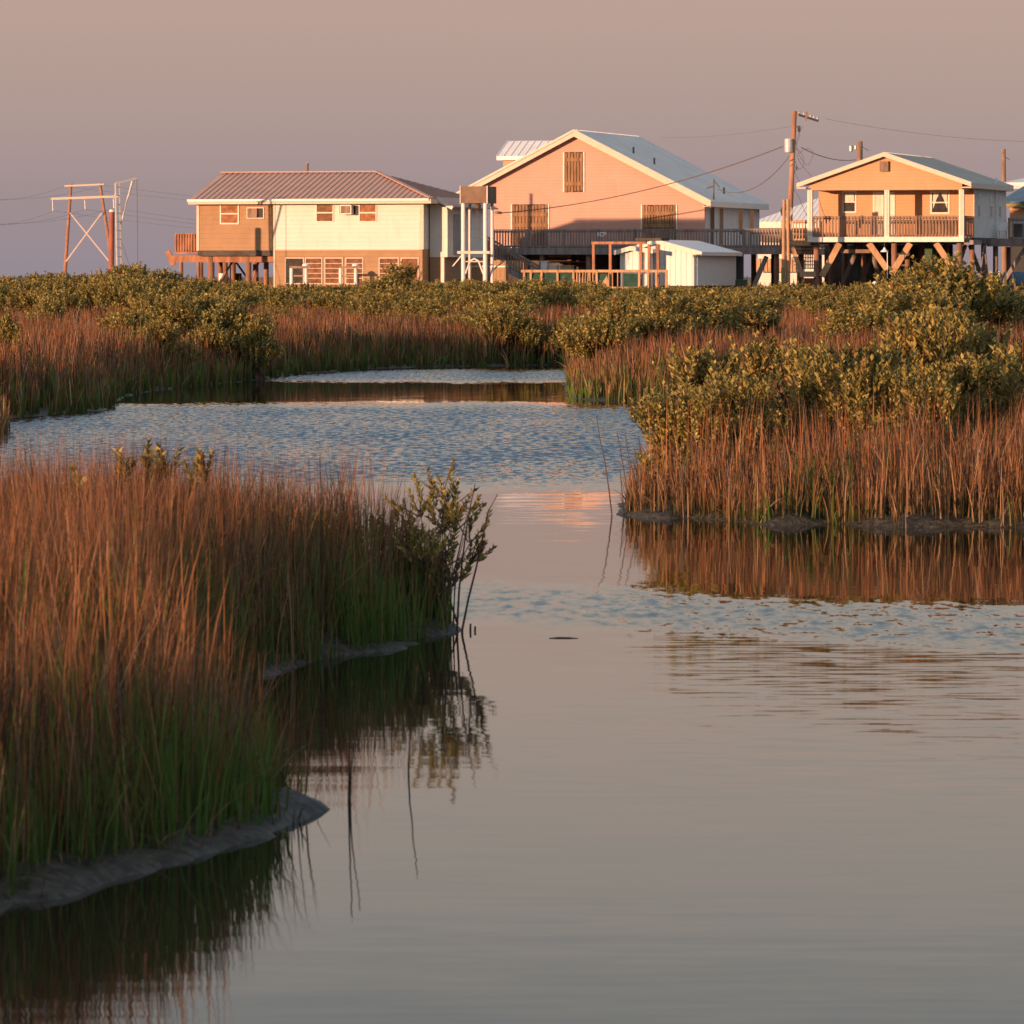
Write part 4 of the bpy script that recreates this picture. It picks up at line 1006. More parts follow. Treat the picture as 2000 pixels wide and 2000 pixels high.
# ================================================================== far transmission frame, cargo gantry and red piling
D=600; s=D/FPX
T=empty("pylon",((178-1000)*s,D,0),0,"wooden H frame power pylon with crossed braces, far left","pylon")
def P_(px,py,y=0): return Vector(((px-178)*s,y,CAM_H-(py-HZ)*s))
MB().cyl(P_(126,545),P_(139,358),.22,.16,10).build("leg","red_wood",T); MB().cyl(P_(224,545),P_(195,357),.22,.16,10).build("leg","red_wood",T)
MB().beam(P_(126,363.5,-.3),P_(203,360,-.3),.14,.18).build("upper_crossarm","cream_trim",T)
MB().beam(P_(100,388.5,-.35),P_(232,383.5,-.35),.2,.26).build("lower_crossarm","cream_trim",T)
b=MB(); b.beam(P_(137,416,-.3),P_(213,510,-.3),.13,.13); b.beam(P_(199,416,-.35),P_(129,511,-.35),.13,.13); b.each("cross_brace","cream_trim",T)
for px,a_,c_ in ((103,392,412),(166,390,409),(222,388,407)): MB().cyl(P_(px,a_,-.3),P_(px+1,c_,-.3),.06).each("insulator","galvanised",T)
for px,py,lb in ((127,364,"wire from the left end of the pylon's top arm"),(203,362,"wire from the right end of the pylon's top arm"),(104,412,"wire hung from the outer left insulator of the pylon"),(167,409,"wire hung from the middle insulator of the pylon"),(223,407,"wire hung from the insulator of the pylon nearest the gantry")):
    base=(at(px,py,600-.3))
    l=at(-120,py+22 if py>400 else py+18,520)
    rr=at(1100+px*.2,py+(60 if py>400 else 45),1000)
    pts=catenary(l,base,1.0,16)+catenary(base,rr,2.0,24)[1:]
    tag(tube("power_line",pts,.011,"wire"),lb,"wire","overhead wires")
D=232.6; s=D/FPX
T=empty("gantry",((226-1000)*s,D,0),0,"galvanised ladder gantry with a jib arm beside the red piling, left of the tan house","gantry")
def P_(px,py,y=0): return Vector(((px-226)*s,y,CAM_H-(py-HZ)*s))
MB().beam(P_(228.5,545),P_(225,357),.07,.07).build("post","galvanised",T); MB().beam(P_(236,545,.3),P_(232,357,.3),.06,.06).build("post","steel",T)
b=MB()
for py in range(365,540,17): b.beam(P_(225.3+(py-357)*.018,py),P_(232+(py-357)*.018,py,.3),.035)
b.each("rung","galvanised",T)
MB().beam(P_(225,358),P_(267,348,.1),.07,.09).build("jib","steel",T)
MB().beam(P_(258,352,.1),P_(235,438,.2),.05).each("brace","galvanised",T)
MB().cyl(P_(267,350,.1),P_(269,530,.1),.012).build("hoist_line","wire",T); MB().cyl(P_(262,351,.1),P_(238,420,.1),.01).each("stay","wire",T); MB().cyl(P_(236,470,.1),P_(255,525,.1),.01).each("stay","wire",T)
a=at(218.5,414,D+.6); T=empty("piling",(at(214,560,D).x,D+.6,0),0,"thick rust red piling with a pale cap beside the gantry","piling")
MB().cyl((0,0,0),(a.x-at(214,560,D).x,0,a.z),.125,.13,14).build("shaft","red_steel",T); MB().cyl((a.x-at(214,560,D).x,0,a.z+.002),(a.x-at(214,560,D).x,0,a.z+.11),.14,.10,14).build("cap","white_metal",T)

# ================================================================== marsh grass
def ribbons(name, base, h, lean_a, lean, w, face, c0, c1, mat="grass", label=None, levels=(0.0,0.38,0.72)):
    """tapering blades as real ribbons; c0/c1 colour at foot and tip"""
    n_ = len(h); V = []; Cc = []
    dx, dy = np.cos(lean_a), np.sin(lean_a); sx, sy = np.cos(face), np.sin(face)
    for t in levels:
        cx_ = base[:,0] + dx*lean*h*t**1.7; cy_ = base[:,1] + dy*lean*h*t**1.7; cz_ = base[:,2] + h*t*(1-0.25*lean*t)
        ww = w*(1-0.75*t**1.6)/2
        V.append(np.stack([cx_-sx*ww, cy_-sy*ww, cz_], -1)); V.append(np.stack([cx_+sx*ww, cy_+sy*ww, cz_], -1))
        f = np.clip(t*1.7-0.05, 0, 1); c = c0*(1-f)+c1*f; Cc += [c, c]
    V.append(np.stack([base[:,0]+dx*lean*h, base[:,1]+dy*lean*h, base[:,2]+h*(1-0.25*lean)], -1)); Cc.append(c1)
    k = len(V)
    verts = np.stack(V, 1).reshape(-1, 3); cols = np.stack(Cc, 1).reshape(-1, 3)
    b = (np.arange(n_)*k)[:, None]
    nl = len(levels)
    quads = np.concatenate([b+np.array([2*i, 2*i+1, 2*i+3, 2*i+2]) for i in range(nl-1)])
    tris = b+np.array([2*nl-2, 2*nl-1, 2*nl])
    me = mesh_np(name, verts, quads, tris)
    at_ = me.attributes.new("tint", 'FLOAT_COLOR', 'POINT')
    at_.data.foreach_set("color", np.concatenate([cols, np.ones((len(cols), 1))], 1).astype(np.float32).ravel())
    me.materials.append(MATS[mat])
    o = bpy.data.objects.new(name, me); COL.objects.link(o)
    return tag(o, label, None, None, "stuff")
def scatter(poly, x0, x1, y0, y1, dens_fn, maxd, margin=0.06):
    n_ = int((x1-x0)*(y1-y0)*maxd)
    X = RNG.uniform(x0, x1, n_); Y = RNG.uniform(y0, y1, n_)
    keep = RNG.random(n_)*maxd < dens_fn(X, Y); X, Y = X[keep], Y[keep]
    S = sdist(poly, X, Y); k2 = S > margin
    X, Y, S = X[k2], Y[k2], S[k2]
    Z = ground_z(X, Y)
    return X, Y, Z, S
def mixc(a, b, t): return a[None, :]*(1-t[:, None]) + b[None, :]*t[:, None]
RED = np.array([0.24,0.090,0.042]); RUST = np.array([0.33,0.150,0.065]); STRAW = np.array([0.43,0.26,0.14]); DKBR = np.array([0.08,0.045,0.03])
GRN = np.array([0.085,0.19,0.035]); OLV = np.array([0.15,0.14,0.045]); GREY = np.array([0.20,0.15,0.13])
def grass_patch(name, label, X, Y, Z, S, hfn, per, w, green_edge, lean_s=0.16, bend=0.0, face_jit=1.2, straw=0.12, redness=0.5):
    n0 = len(X); ii = np.repeat(np.arange(n0), per); n_ = len(ii)
    x, y, z, s_ = X[ii], Y[ii], Z[ii], S[ii]
    r1 = RNG.random(n_)
    hh = hfn(x, y, s_)*(1.06-0.72*r1**1.1)*(1+np.abs(RNG.normal(0,0.06,n_)))
    ang = RNG.uniform(0, 2*pi, n_); lean = np.abs(RNG.normal(0, lean_s, n_))
    brk = RNG.random(n_) < 0.07; lean[brk] += RNG.uniform(.3, 1.0, brk.sum()); hh[brk] *= 0.8
    # wandering clump lean: neighbours lean the same way
    ca = vnoise(x, y, 0.6, 9)*4*pi
    lx_ = np.cos(ang)*lean + np.cos(ca)*0.08 + bend; ly_ = np.sin(ang)*lean + np.sin(ca)*0.08
    lean = np.hypot(lx_, ly_); ang = np.arctan2(ly_, lx_)
    base = np.stack([x + RNG.normal(0, 0.025, n_), y + RNG.normal(0, 0.025, n_), z-0.02], -1)
    ww = w*RNG.uniform(0.55, 1.3, n_)
    face = RNG.normal(0, face_jit, n_)
    tone = vnoise(x, y, 0.9, 5)*0.6 + RNG.random(n_)*0.5
    top = mixc(RED, RUST, np.clip(tone, 0, 1))
    st = RNG.random(n_) < straw; top[st] = STRAW*RNG.uniform(0.7, 1.2, (st.sum(), 1))
    gy = RNG.random(n_) < 0.14; top[gy] = GREY*RNG.uniform(0.8, 1.3, (gy.sum(), 1))
    dk = RNG.random(n_) < 0.36; top[dk] = DKBR
    gfac = np.clip(green_edge(x, y, s_), 0, 1)
    isg = RNG.random(n_) < gfac
    top[isg] = mixc(GRN, OLV, RNG.random(isg.sum()))
    ww[isg] *= 1.6; hh[isg] *= 0.8
    foot = mixc(np.array([0.06,0.045,0.025]), GRN*0.8, np.clip(0.15+gfac*0.9, 0, 1))  # brown to green foot; its darkness paints in the shade between stems
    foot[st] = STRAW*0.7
    var = RNG.uniform(0.75, 1.2, (n_, 1))
    return ribbons(name, base, hh, ang, lean, ww, face, foot*var, top*var, label=label)

# near left bank
def fan(x, y, m=0.35): return (np.abs(x) < y*0.1+m)
X, Y, Z, S = scatter(near_bank, -7.5, 0.2, 15, 35.2, lambda x, y: np.where(fan(x, y, .4), np.where(y > 31.5, 290, 320)*(0.35+0.9*(vnoise(x, y, 0.28, 44) > 0.42)), 190.0), 400, 0.05)  # dense unseen grass left of the frame is added to shade the bank
lo = RNG.random(len(X)) < np.where(Y > 26, 1.0, np.clip((S-0.07)/0.2, 0.0, 1))
X, Y, Z, S = X[lo], Y[lo], Z[lo], S[lo]
def h_near(x, y, s_):
    e = np.clip((s_-0.05)/0.45, 0, 1)
    return (0.50 + 0.46*e)*(0.74+0.44*vnoise(x, y, 0.8, 4))*(0.94+0.16*vnoise(x, y, 0.18, 6))*np.where(y < 22, 0.92, np.where(y > 29, 0.95, 1.0))
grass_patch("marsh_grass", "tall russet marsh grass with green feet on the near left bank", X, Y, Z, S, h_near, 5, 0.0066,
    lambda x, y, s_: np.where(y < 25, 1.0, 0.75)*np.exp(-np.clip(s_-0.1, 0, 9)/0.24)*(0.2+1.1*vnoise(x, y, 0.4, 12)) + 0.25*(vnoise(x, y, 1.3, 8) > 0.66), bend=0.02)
# long loose stalks standing above it
n_ = 1800; X = RNG.uniform(-4, 0, n_); Y = RNG.uniform(18, 35, n_); S = sdist(near_bank, X, Y); k2 = (S > .35) & fan(X, Y); X, Y, S = X[k2], Y[k2], S[k2]; Z = ground_z(X, Y)
n_ = len(X)
ribbons("tall_stalks", np.stack([X, Y, Z], -1), RNG.uniform(0.85, 1.22, n_), RNG.uniform(0, 2*pi, n_), np.abs(RNG.normal(0, .12, n_)), RNG.uniform(.004, .008, n_), RNG.normal(0, .6, n_),
    np.tile(STRAW*.55, (n_, 1)), mixc(RED, RUST*1.15, RNG.random(n_)), label="scattered pale stalks rising above the near marsh grass")

# right bank
X, Y, Z, S = scatter(right_bank, 0.8, 9.5, 43.5, 64, lambda x, y: np.where(y < 47.5, 190, 75)*(0.3+1.0*(vnoise(x, y, 0.25, 45) > 0.45))*np.where(fan(x, y, .6), 1, .3), 260, 0.03)
def h_right(x, y, s_):
    e = np.clip((s_-0.05)/0.8, 0, 1)
    return (0.48 + 0.40*e)*(0.60+0.70*vnoise(x, y, 0.4, 14))
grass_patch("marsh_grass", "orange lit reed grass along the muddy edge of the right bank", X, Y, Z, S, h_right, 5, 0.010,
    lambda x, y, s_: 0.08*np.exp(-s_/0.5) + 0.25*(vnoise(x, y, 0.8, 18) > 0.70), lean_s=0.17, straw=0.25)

n_ = 900; X = RNG.uniform(1.0, 6.0, n_); Y = RNG.uniform(44.8, 50, n_); S = sdist(right_bank, X, Y); k2 = (S > .25) & (vnoise(X, Y, .3, 61) > .4); X, Y = X[k2], Y[k2]; Z = ground_z(X, Y); n_ = len(X)
ribbons("tall_stalks", np.stack([X, Y, Z], -1), RNG.uniform(0.75, 1.15, n_), RNG.uniform(0, 2*pi, n_), np.abs(RNG.normal(0, .12, n_)), RNG.uniform(.007, .013, n_), RNG.normal(0, .6, n_),
    np.tile(STRAW*.7, (n_, 1)), mixc(RED*1.2, RUST*1.15, RNG.random(n_)), label="orange stalks rising among the mangroves of the right bank")
# stubble and fallen stems on the mud lips
for nm_, poly_, x0_, x1_, y0_, y1_, dn_ in (("near", near_bank, -4.5, 0.1, 16, 35, 60), ("right", right_bank, 0.8, 6.5, 43.5, 50, 70)):
    X, Y, Z, S = scatter(poly_, x0_, x1_, y0_, y1_, lambda x, y: dn_+0*x, dn_, 0.0)
    k2 = S < 0.75; X, Y, Z = X[k2], Y[k2], Z[k2]; n_ = len(X); fl = RNG.random(n_) < 0.35
    ribbons("mud_stubble", np.stack([X, Y, Z-.005], -1), np.where(fl, RNG.uniform(.08, .3, n_), RNG.uniform(.03, .14, n_)), RNG.uniform(0, 6.28, n_), np.where(fl, RNG.uniform(1.0, 3.0, n_), np.abs(RNG.normal(0, .3, n_))), RNG.uniform(.004, .010, n_), RNG.uniform(0, 3.14, n_),
        np.tile(np.array([.05,.035,.025]), (n_, 1)), mixc(np.array([.10,.07,.05]), STRAW*.6, RNG.random(n_)), label="broken stubble and fallen stems on the mud lip of the "+nm_+" bank")

# small clump at the left frame edge and the far banks
X, Y, Z, S = scatter(left_clump, -9, -5, 64, 74, lambda x, y: 60+0*x, 60, 0.05)
grass_patch("marsh_grass", "small brown grass clump at the left edge of the middle water", X, Y, Z, S, lambda x, y, s_: 0.55+0*x, 4, 0.016, lambda x, y, s_: 0.1+0*x)
def d_far(x, y):
    s_ = sdist(main_land, x, y)
    d = np.where(s_ < 3.0, 42.0, np.where(s_ < 8, 22.0, 12.0))
    d = np.where(y > 150, 8.0, d); d = np.where(y > 190, 4.0, d)
    out = ~fan(x, y, 2.0); d = np.where(out, np.minimum(d, 5.0), d)
    out2 = (np.abs(x) > y*0.1+14) | (x > y*0.1+4); return np.where(out2, 0, d)  # wider unseen left margin of grass is kept for the shade it casts
X, Y, Z, S = scatter(main_land, -38, 28, 72, 238, d_far, 42, 0.0)
w_far = 0.012+0.00012*np.repeat(Y, 5)
def h_far(x, y, s_):
    e = np.clip((s_-0.05)/1.0, 0, 1)
    return (0.6 + 0.45*e)*(0.80+0.30*vnoise(x, y, 2.2, 24))
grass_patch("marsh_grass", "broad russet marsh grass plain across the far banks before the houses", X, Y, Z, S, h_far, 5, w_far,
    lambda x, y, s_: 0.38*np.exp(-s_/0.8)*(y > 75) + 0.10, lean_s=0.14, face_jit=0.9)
# farthest rough ground behind and beside the houses
n_ = 26000
Y = RNG.uniform(232, 620, n_); X = RNG.uniform(-1, 1, n_)*(Y*0.105+4); Z = ground_z(X, Y)
hh = RNG.uniform(0.5, 1.5, n_)*(0.6+0.8*vnoise(X, Y, 9, 30))
ribbons("far_scrub", np.stack([X, Y, Z], -1), hh, RNG.uniform(0, 6.28, n_), np.abs(RNG.normal(0, .2, n_)), RNG.uniform(.08, .22, n_), RNG.normal(0, .8, n_),
    np.tile(np.array([.07,.07,.03]), (n_, 1)), mixc(np.array([.12,.12,.045]), np.array([.22,.12,.06]), RNG.random(n_)), label="low scrub on the flat ground beyond and around the houses")

# ================================================================== mangrove bushes
def bush_meshes(seed, R, H, shoots, pairs, leaf, leafw, twigs, lobes=8, low=0.35, flat=1.0, shoot_len=0.16, upl=0.9, tw=1.0):
    g_ = np.random.default_rng(seed)
    a = g_.uniform(0, 2*pi, lobes); rr = R*0.68*np.sqrt(g_.random(lobes)); 
    lz = H*(low + (0.86-low)*g_.random(lobes))*(1-0.25*(rr/R)**2)
    LC = np.stack([rr*np.cos(a), rr*np.sin(a)*flat, lz], -1); LR = R*g_.uniform(0.30, 0.5, lobes)
    LC[0] = (0, 0, H*0.80)
    wts = LR**2/np.sum(LR**2); li = g_.choice(lobes, shoots, p=wts)
    d = g_.normal(0, 1, (shoots, 3)); d /= np.linalg.norm(d, axis=1)[:, None]; d[:, 2] = np.where(d[:, 2] < -0.3, -d[:, 2]*0.6, d[:, 2])
    rad = g_.random(shoots)**0.5
    P = LC[li] + d*(LR[li]*rad)[:, None]*np.array([1, 1, 0.85])
    P[:, 2] = np.clip(P[:, 2], H*0.12, H)
    dirs = d*0.75 + np.array([0, 0, upl]) + g_.normal(0, .25, (shoots, 3)); dirs /= np.linalg.norm(dirs, axis=1)[:, None]
    k = pairs*2; n_ = shoots*k
    si = np.repeat(np.arange(shoots), k); j = np.tile(np.arange(k), shoots)
    t = (j//2)/pairs
    D_ = dirs[si]
    u = np.cross(D_, np.array([0.3, 0.9, 0.2])); u /= np.linalg.norm(u, axis=1)[:, None]; v = np.cross(D_, u)
    ang = (j//2)*pi/2 + (j % 2)*pi + g_.normal(0, .35, n_) + si*1.3
    radial = u*np.cos(ang)[:, None] + v*np.sin(ang)[:, None]
    ld_ = D_*(0.85+0.4*t)[:, None] + radial*0.6 + np.array([0,0,.25]); ld_ /= np.linalg.norm(ld_, axis=1)[:, None]
    side = np.cross(ld_, D_); side /= (np.linalg.norm(side, axis=1)[:, None]+1e-9); nrm = np.cross(side, ld_)
    base = P[si] + D_*(t*shoot_len)[:, None]
    Ls = leaf*g_.uniform(0.65, 1.2, n_)*(1-0.25*t); Ws = leafw*g_.uniform(0.8, 1.2, n_)
    mid = base + ld_*(Ls*0.5)[:, None]; tip = base + ld_*Ls[:, None] - nrm*(Ls*0.08)[:, None]
    l_ = mid + side*Ws[:, None]/2 + nrm*(Ws*0.22)[:, None]; r_ = mid - side*Ws[:, None]/2 + nrm*(Ws*0.22)[:, None]
    verts = np.stack([base, l_, tip, r_], 1).reshape(-1, 3)
    b = (np.arange(n_)*4)[:, None]
    tris = np.concatenate([b+np.array([0, 1, 2]), b+np.array([0, 2, 3])])
    me = mesh_np("foliage", verts, None, tris)
    tone = np.clip(g_.random(n_)*0.8 + g_.random(shoots)[si]*0.35, 0, 1)
    c = mixc(np.array([0.065,0.080,0.020]), np.array([0.54,0.41,0.12]), tone**1.4)
    br_ = g_.random(shoots)[si] < 0.10; c[br_] = c[br_]*np.array([0.75,0.55,0.6])
    yl = g_.random(n_) < 0.03; c[yl] = (0.36, 0.24, 0.06)
    c4 = np.repeat(np.concatenate([c, np.ones((n_, 1))], 1), 4, axis=0)
    at_ = me.attributes.new("tint", 'FLOAT_COLOR', 'POINT'); at_.data.foreach_set("color", c4.astype(np.float32).ravel())
    me.materials.append(MATS["leaf"])
    # wood
    w_ = MB()
    for q_ in range(lobes):
        b0 = Vector((g_.normal(0, R*.18), g_.normal(0, R*.18)*flat, -0.05)); b2 = Vector(LC[q_]); b1 = b0.lerp(b2, .5) + Vector((g_.normal(0, .05), g_.normal(0, .05), .05))
        w_.cyl(b0, b1, .016*H*tw, .011*H*tw, 6, False); w_.cyl(b1, b2, .011*H*tw, .006*H*tw, 6, False)
    if twigs:
        for s2 in g_.choice(shoots, min(twigs, shoots), replace=False):
            c_ = Vector(LC[li[s2]]); w_.cyl(c_.lerp(Vector(P[s2]), .1), Vector(P[s2]) + Vector(dirs[s2])*shoot_len, .0055, .003, 4, False)
    mw = bpy.data.meshes.new("stems"); mw.from_pydata(w_.v, [], w_.f); mw.materials.append(MATS["bark"])
    return me, mw
near_b = [bush_meshes(100+i, 0.62, 1.5, 290, 6, 0.104, 0.040, 200, lobes=15, low=0.16, shoot_len=.36, upl=1.9) for i in range(5)]
far_b = [bush_meshes(200+i, 1.0, 2.0, 420, 5, 0.15, 0.062, 60, lobes=15, low=0.18, shoot_len=.45, upl=1.9) for i in range(6)]
sprig_b = [bush_meshes(300+i, 0.10, 1.1, 6, 6, 0.075, 0.030, 6, lobes=3, low=0.78, shoot_len=.2, upl=2.2) for i in range(3)]
tip_b = bush_meshes(407, 0.33, 1.02, 84, 5, 0.066, 0.025, 60, lobes=15, low=0.08, shoot_len=.16, upl=1.0, tw=0.45)
def topz(me):
    if 'top' not in me:
        a_ = np.empty(len(me.vertices)*3, np.float32); me.vertices.foreach_get('co', a_); me['top'] = float(np.percentile(a_[2::3], 99.5))
    return me['top']
def bush(px, pyt, D, kind, v, label, group=None, sx=None, extra=(0,0)):
    c = at(px, pyt, D); z0 = gz(c.x, D); top = c.z - z0
    me, mw = kind[v % len(kind)]
    H0 = topz(me)
    s_ = top/H0
    T = empty("mangrove_bush", (c.x, D, z0), random.uniform(0, 6.28), label, "bush", group)
    T.scale = (sx or s_, sx or s_, s_)
    for nm, mm in (("foliage", me), ("stems", mw)):
        o = bpy.data.objects.new(nm, mm); COL.objects.link(o); o.parent = T
    return T
# right bank
for i, (px, py, D, sx, lb) in enumerate([
    (1338,752,48.6,.80,"low olive mangrove leaning over the water at the left end of the right bank"),
    (1392,682,50.2,1.0,"mangrove with a spiky top rising just right of the overhanging one on the right bank"),
    (1478,664,51.5,.95,"tall narrow mangrove in the left half of the right bank thicket"),
    (1566,674,50.4,.95,"full mangrove in the middle of the right bank thicket"),
    (1640,690,49.4,.9,"mangrove with hanging lower sprays, middle of the right bank"),
    (1722,668,51.2,1.0,"mangrove right of the middle of the right bank thicket, level topped"),
    (1802,610,54.5,1.05,"highest mangrove of the right bank thicket, behind the others"),
    (1868,700,50.0,.95,"shorter mangrove in front at the right end of the right bank"),
    (1905,640,55.5,1.0,"tall mangrove behind the right end of the right bank"),
    (1978,690,51.0,1.0,"mangrove cut by the right edge of the picture, on the right bank"),
    (1775,720,49.0,.8,"small bright mangrove in front of the highest one on the right bank"),
    (1440,735,48.9,.8,"small mangrove before the narrow one, standing in orange reeds"),
    (2065,660,53.0,1.1,"mangrove on the right bank just past the right edge")]):
    bush(px, py, D, near_b, i, lb, "mangroves on the right bank", sx)
for i, (px, py, D) in enumerate([(1790,862,46.6),(1552,880,46.9),(1690,800,47.5),(1385,850,47.3)]):
    T = bush(px, py, D, sprig_b, i, ["seedling with yellow leaves in the reeds below the highest right bank mangrove","low seedling in the reeds left of the middle of the right bank","tall seedling at the foot of the middle mangroves","seedling at the foot of the spiky topped mangrove"][i], "mangrove seedlings", 1.3)
# near left bank
for i, (px, py, D) in enumerate([(240,872,31.6),(284,858,31.8),(325,866,32.0),(398,872,31.4),(160,905,30.5),(560,985,31.2),(640,1000,31.0)]):
    bush(px, py, D, sprig_b, i, ["yellow leafed sprig above the near grass, leftmost of the tall trio","tallest yellow leafed sprig above the near grass","sprig with a flat top right of the tallest one in the near grass","forked yellow sprig standing apart to the right in the near grass","low sprig half hidden at the left of the near grass","green sprig low in the near grass, left of the tip bush","green sprig low in the near grass, next to the tip bush"][i], "mangrove seedlings", 1.1)
for j, (px, py, D, sx, lb) in enumerate([(862,912,31.9,1.0,"sparse open mangrove at the right tip of the near left bank"),(800,985,32.4,.9,"smaller sparse mangrove just left of the tip bush on the near bank")]):
    c = at(px, py, D); z0 = gz(c.x-.12, D); T = empty("mangrove_bush", (c.x, D, max(z0, .02)), 1.1+2*j, lb, "bush", "open mangroves on the near bank")
    T.scale = (sx, sx, (c.z-z0)/topz(tip_b[0]))
    for nm, mm in (("foliage", tip_b[0]), ("stems", tip_b[1])):
        o = bpy.data.objects.new(nm, mm); COL.objects.link(o); o.parent = T
# middle distance, each one you can point to
MID = [(1162,618,96,.75,"low mangrove at the water end of the middle right bank"),(1215,590,101,1.0,"rounded mangrove on the middle right bank, second from the water"),
 (1290,577,105,1.15,"broad mangrove on the middle right bank below the white sheds"),(1370,574,108,1.15,"broad mangrove on the middle right bank, right of the sheds' door side"),
 (1452,596,106,.95,"smaller mangrove ending the middle right bank thicket"),(1262,612,97,.85,"low front mangrove of the middle right bank thicket"),
 (1850,505,112,1.45,"tallest mangrove, its top crossing the stilts of the orange house"),(1785,540,109,1.35,"tall mangrove left of the tallest one below the orange house"),
 (1730,572,105,1.2,"sloping mangrove below the hanging lamp of the orange house"),(1688,604,98,.95,"low mangrove left below the orange house, in russet grass"),
 (1905,565,114,1.2,"mangrove right of the tallest one below the side deck"),(1960,578,118,1.2,"pale green mangrove below the right end deck"),(2010,574,116,1.2,"mangrove at the right edge under the end deck"),
 (1860,598,90,1.05,"mangrove between the right bank thicket and the tallest mangrove"),(1795,622,83,.85,"low mangrove behind the right bank thicket"),
 (972,596,127,.85,"bright mangrove by the far shore, left of the channel end"),(1035,618,127,.7,"small bright mangrove beside the far shore, leaning to the channel"),(1105,620,127,.6,"small mangrove right at the far end of the channel"),
 (915,604,132,.8,"mangrove at the far shore left of the bright one"),(850,594,140,.9,"mangrove in russet grass before the hoist frame"),(1010,576,146,.95,"mangrove before the foot of the stair"),
 (258,606,107,.8,"olive mangrove at the left of the left shore thicket"),(320,585,109,.95,"tall olive mangrove of the left shore thicket, left part"),(392,576,111,1.0,"tallest olive mangrove of the left shore thicket"),
 (455,592,109,.9,"olive mangrove right of the tallest one on the left shore"),(505,620,108,.6,"lowest mangrove at the right end of the left shore thicket"),
 (262,660,103,.5,"dark mangrove hanging over the left shore, left one"),(350,668,104,.5,"dark mangrove hanging over the left shore, middle one"),(448,652,108.5,.40,"dark mangrove hanging over the left shore, right one"),
 (300,628,103.5,.6,"olive mangrove low at the left shore, under the tall olive one"),(405,632,107,.55,"olive mangrove low at the left shore, under the tallest one"),(10,612,88,.5,"mangrove cut by the left edge above the russet grass"),
 (775,518,205,1.25,"dark mangrove rising before the lower windows of the cream house"),(735,545,200,1.0,"mangrove just left of the dark one before the cream house"),
 (232,520,204,1.1,"tall mangrove on the skyline at the foot of the gantry"),(275,518,208,1.1,"tall mangrove on the skyline right of the gantry"),(318,528,206,1.0,"skyline mangrove nearest the deck of the tan house"),
 (1105,548,200,1.0,"mangrove before the green mesh fence")]
for i, (px, py, D, sx, lb) in enumerate(MID): bush(px, py, D, far_b, i, lb, None, sx)
# hedge rows before the houses: bushes nobody could tell apart
def prof(px):
    xs__ = [-100,0,150,230,330,350,520,545,700,860,1000,1130,1210,1470,1520,1780,1880,2100]
    ys__ = [544,544,541,534,534,552,556,562,560,552,553,556,566,566,562,562,578,578]
    return float(np.interp(px, xs__, ys__))
i = 0
for D, dy_, step, sx in ((214,-4,46,1.15),(196,1,50,1.1),(180,8,54,1.0),(163,17,62,.95),(149,27,90,.85),(139,40,150,.7)):
    px = -70 + random.uniform(0, 40)
    while px < 2080:
        p_ = px + random.uniform(-14, 14); ok = True
        if D == 149 and (0 < p_ < 230 or 540 < p_ < 700 or 1040 < p_ < 1130 or 1480 < p_ < 1560 or p_ > 1900): ok = False
        if D == 139 and p_ > 1060: ok = False
        if D == 163 and (1490 < p_ < 1640 or 1040 < p_ < 1120): ok = False
        if ok:
            z_ = "left" if p_ < 540 else ("middle" if p_ < 1140 else "right")
            T = bush(p_, prof(p_)+dy_+random.uniform(-5, 6), D+random.uniform(-5, 5), far_b, i, {"left":"mangrove in the dense green band below the pylon and the tan house","middle":"mangrove in the dense green band before the cream and pink houses","right":"mangrove in the dense green band before the sheds and the orange house"}[z_], z_+" band of mangroves", sx*random.uniform(.85,1.15))
            i += 1
        px += step*random.uniform(.75, 1.2)

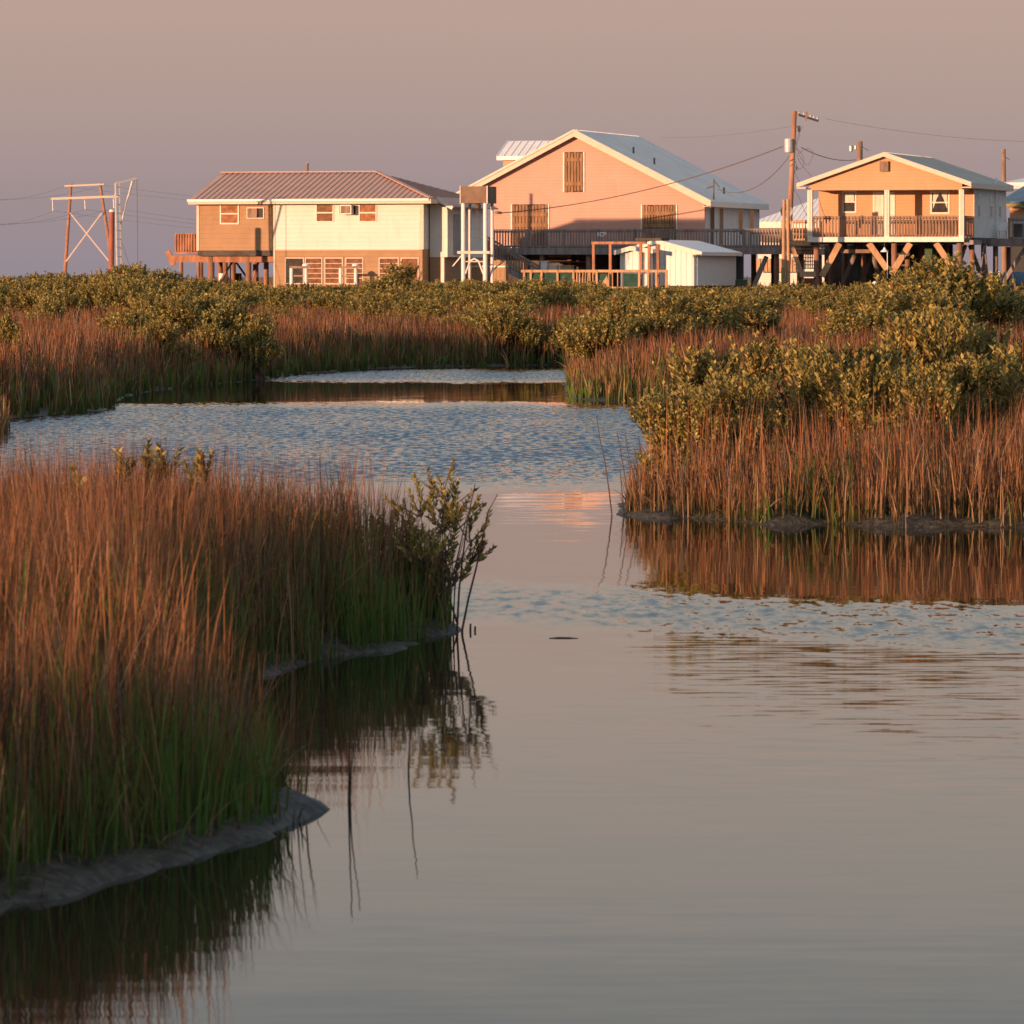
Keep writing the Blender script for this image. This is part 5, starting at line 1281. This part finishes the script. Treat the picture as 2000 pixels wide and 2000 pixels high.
# ================================================================== stalks in the water and small debris
def stalk(pxb, pyb, pts, r, label, leafy=0):
    D = CAM_H*FPX/(pyb-HZ)
    P = [at(pxb, pyb, D)-Vector((0,0,.15))] + [at(px, py, D)+Vector((0,random.uniform(-.03,.03),0)) for px, py in pts]
    o = tube("reed_stalk", P, [r*(1-.6*i/(len(P)-1)) for i in range(len(P))], "reed", n=5)
    return tag(o, label, "reed", "bare reeds standing in the water")
stalk(1194,1007,[(1195,1005),(1190,960),(1181,900),(1172,860),(1165,812)],.009,"tall bare reed bent left, in the water off the right bank's tip")
stalk(1219,1004,[(1219,1000),(1214,950),(1211,920)],.009,"short bare reed at the right bank's tip, right of the tall bent one")
stalk(1228,1002,[(1228,995),(1222,940),(1212,880),(1205,842)],.009,"thin reed leaning left from the right bank's tip")
stalk(1246,1002,[(1246,990),(1238,930),(1226,880),(1221,842)],.009,"thinnest reed at the right bank's tip, nearest the bushes")
stalk(903,1236,[(903,1230),(915,1170),(930,1110),(945,1040),(953,1000),(972,965)],.009,"long reed leaning right at the tip of the near left bank")
stalk(893,1234,[(893,1228),(897,1150),(905,1080),(914,1010),(928,945)],.009,"reed standing nearly upright at the tip of the near left bank")
stalk(886,1232,[(886,1225),(888,1150),(896,1090),(906,1050)],.006,"shorter reed tight against the tip bush")
stalk(876,1234,[(876,1228),(874,1160),(880,1110),(890,1060)],.005,"reed at the foot of the tip bush, left of the others")
stalk(681,1562,[(681,1558),(682,1500),(684,1430),(688,1330)],.006,"dark upright reed in open water off the mud spit")
stalk(684,1562,[(684,1560),(686,1500),(692,1440),(704,1350)],.005,"second reed of the pair off the mud spit, leaning right")
stalk(798,1507,[(798,1500),(800,1450),(806,1390),(816,1300)],.0055,"lone reed in open water farther right of the mud spit")
for px, py, h_, lb in ((918,1232,14,"short dark stub in the water off the near bank tip, left one"),(927,1232,9,"short dark stub in the water off the near bank tip, right one")):
    D = CAM_H*FPX/(py-HZ); a = at(px, py, D); o = MB().cyl((0,0,-.05),(0.004,0,h_*D/FPX),.008,.006,7).build("stub","reed"); o.location = (a.x, D, 0); tag(o, lb, "stub")
D = CAM_H*FPX/(1247-HZ); a = at(1073, 1247, D)
o = tube("floating_twig", [(0,0,.0),(.06,.03,.001),(.12,.02,.001),(.175,.0,.0)], [.004,.007,.006,.003], "reed"); o.location = (a.x, D, 0); tag(o, "dark twig floating flat in the open channel", "twig")
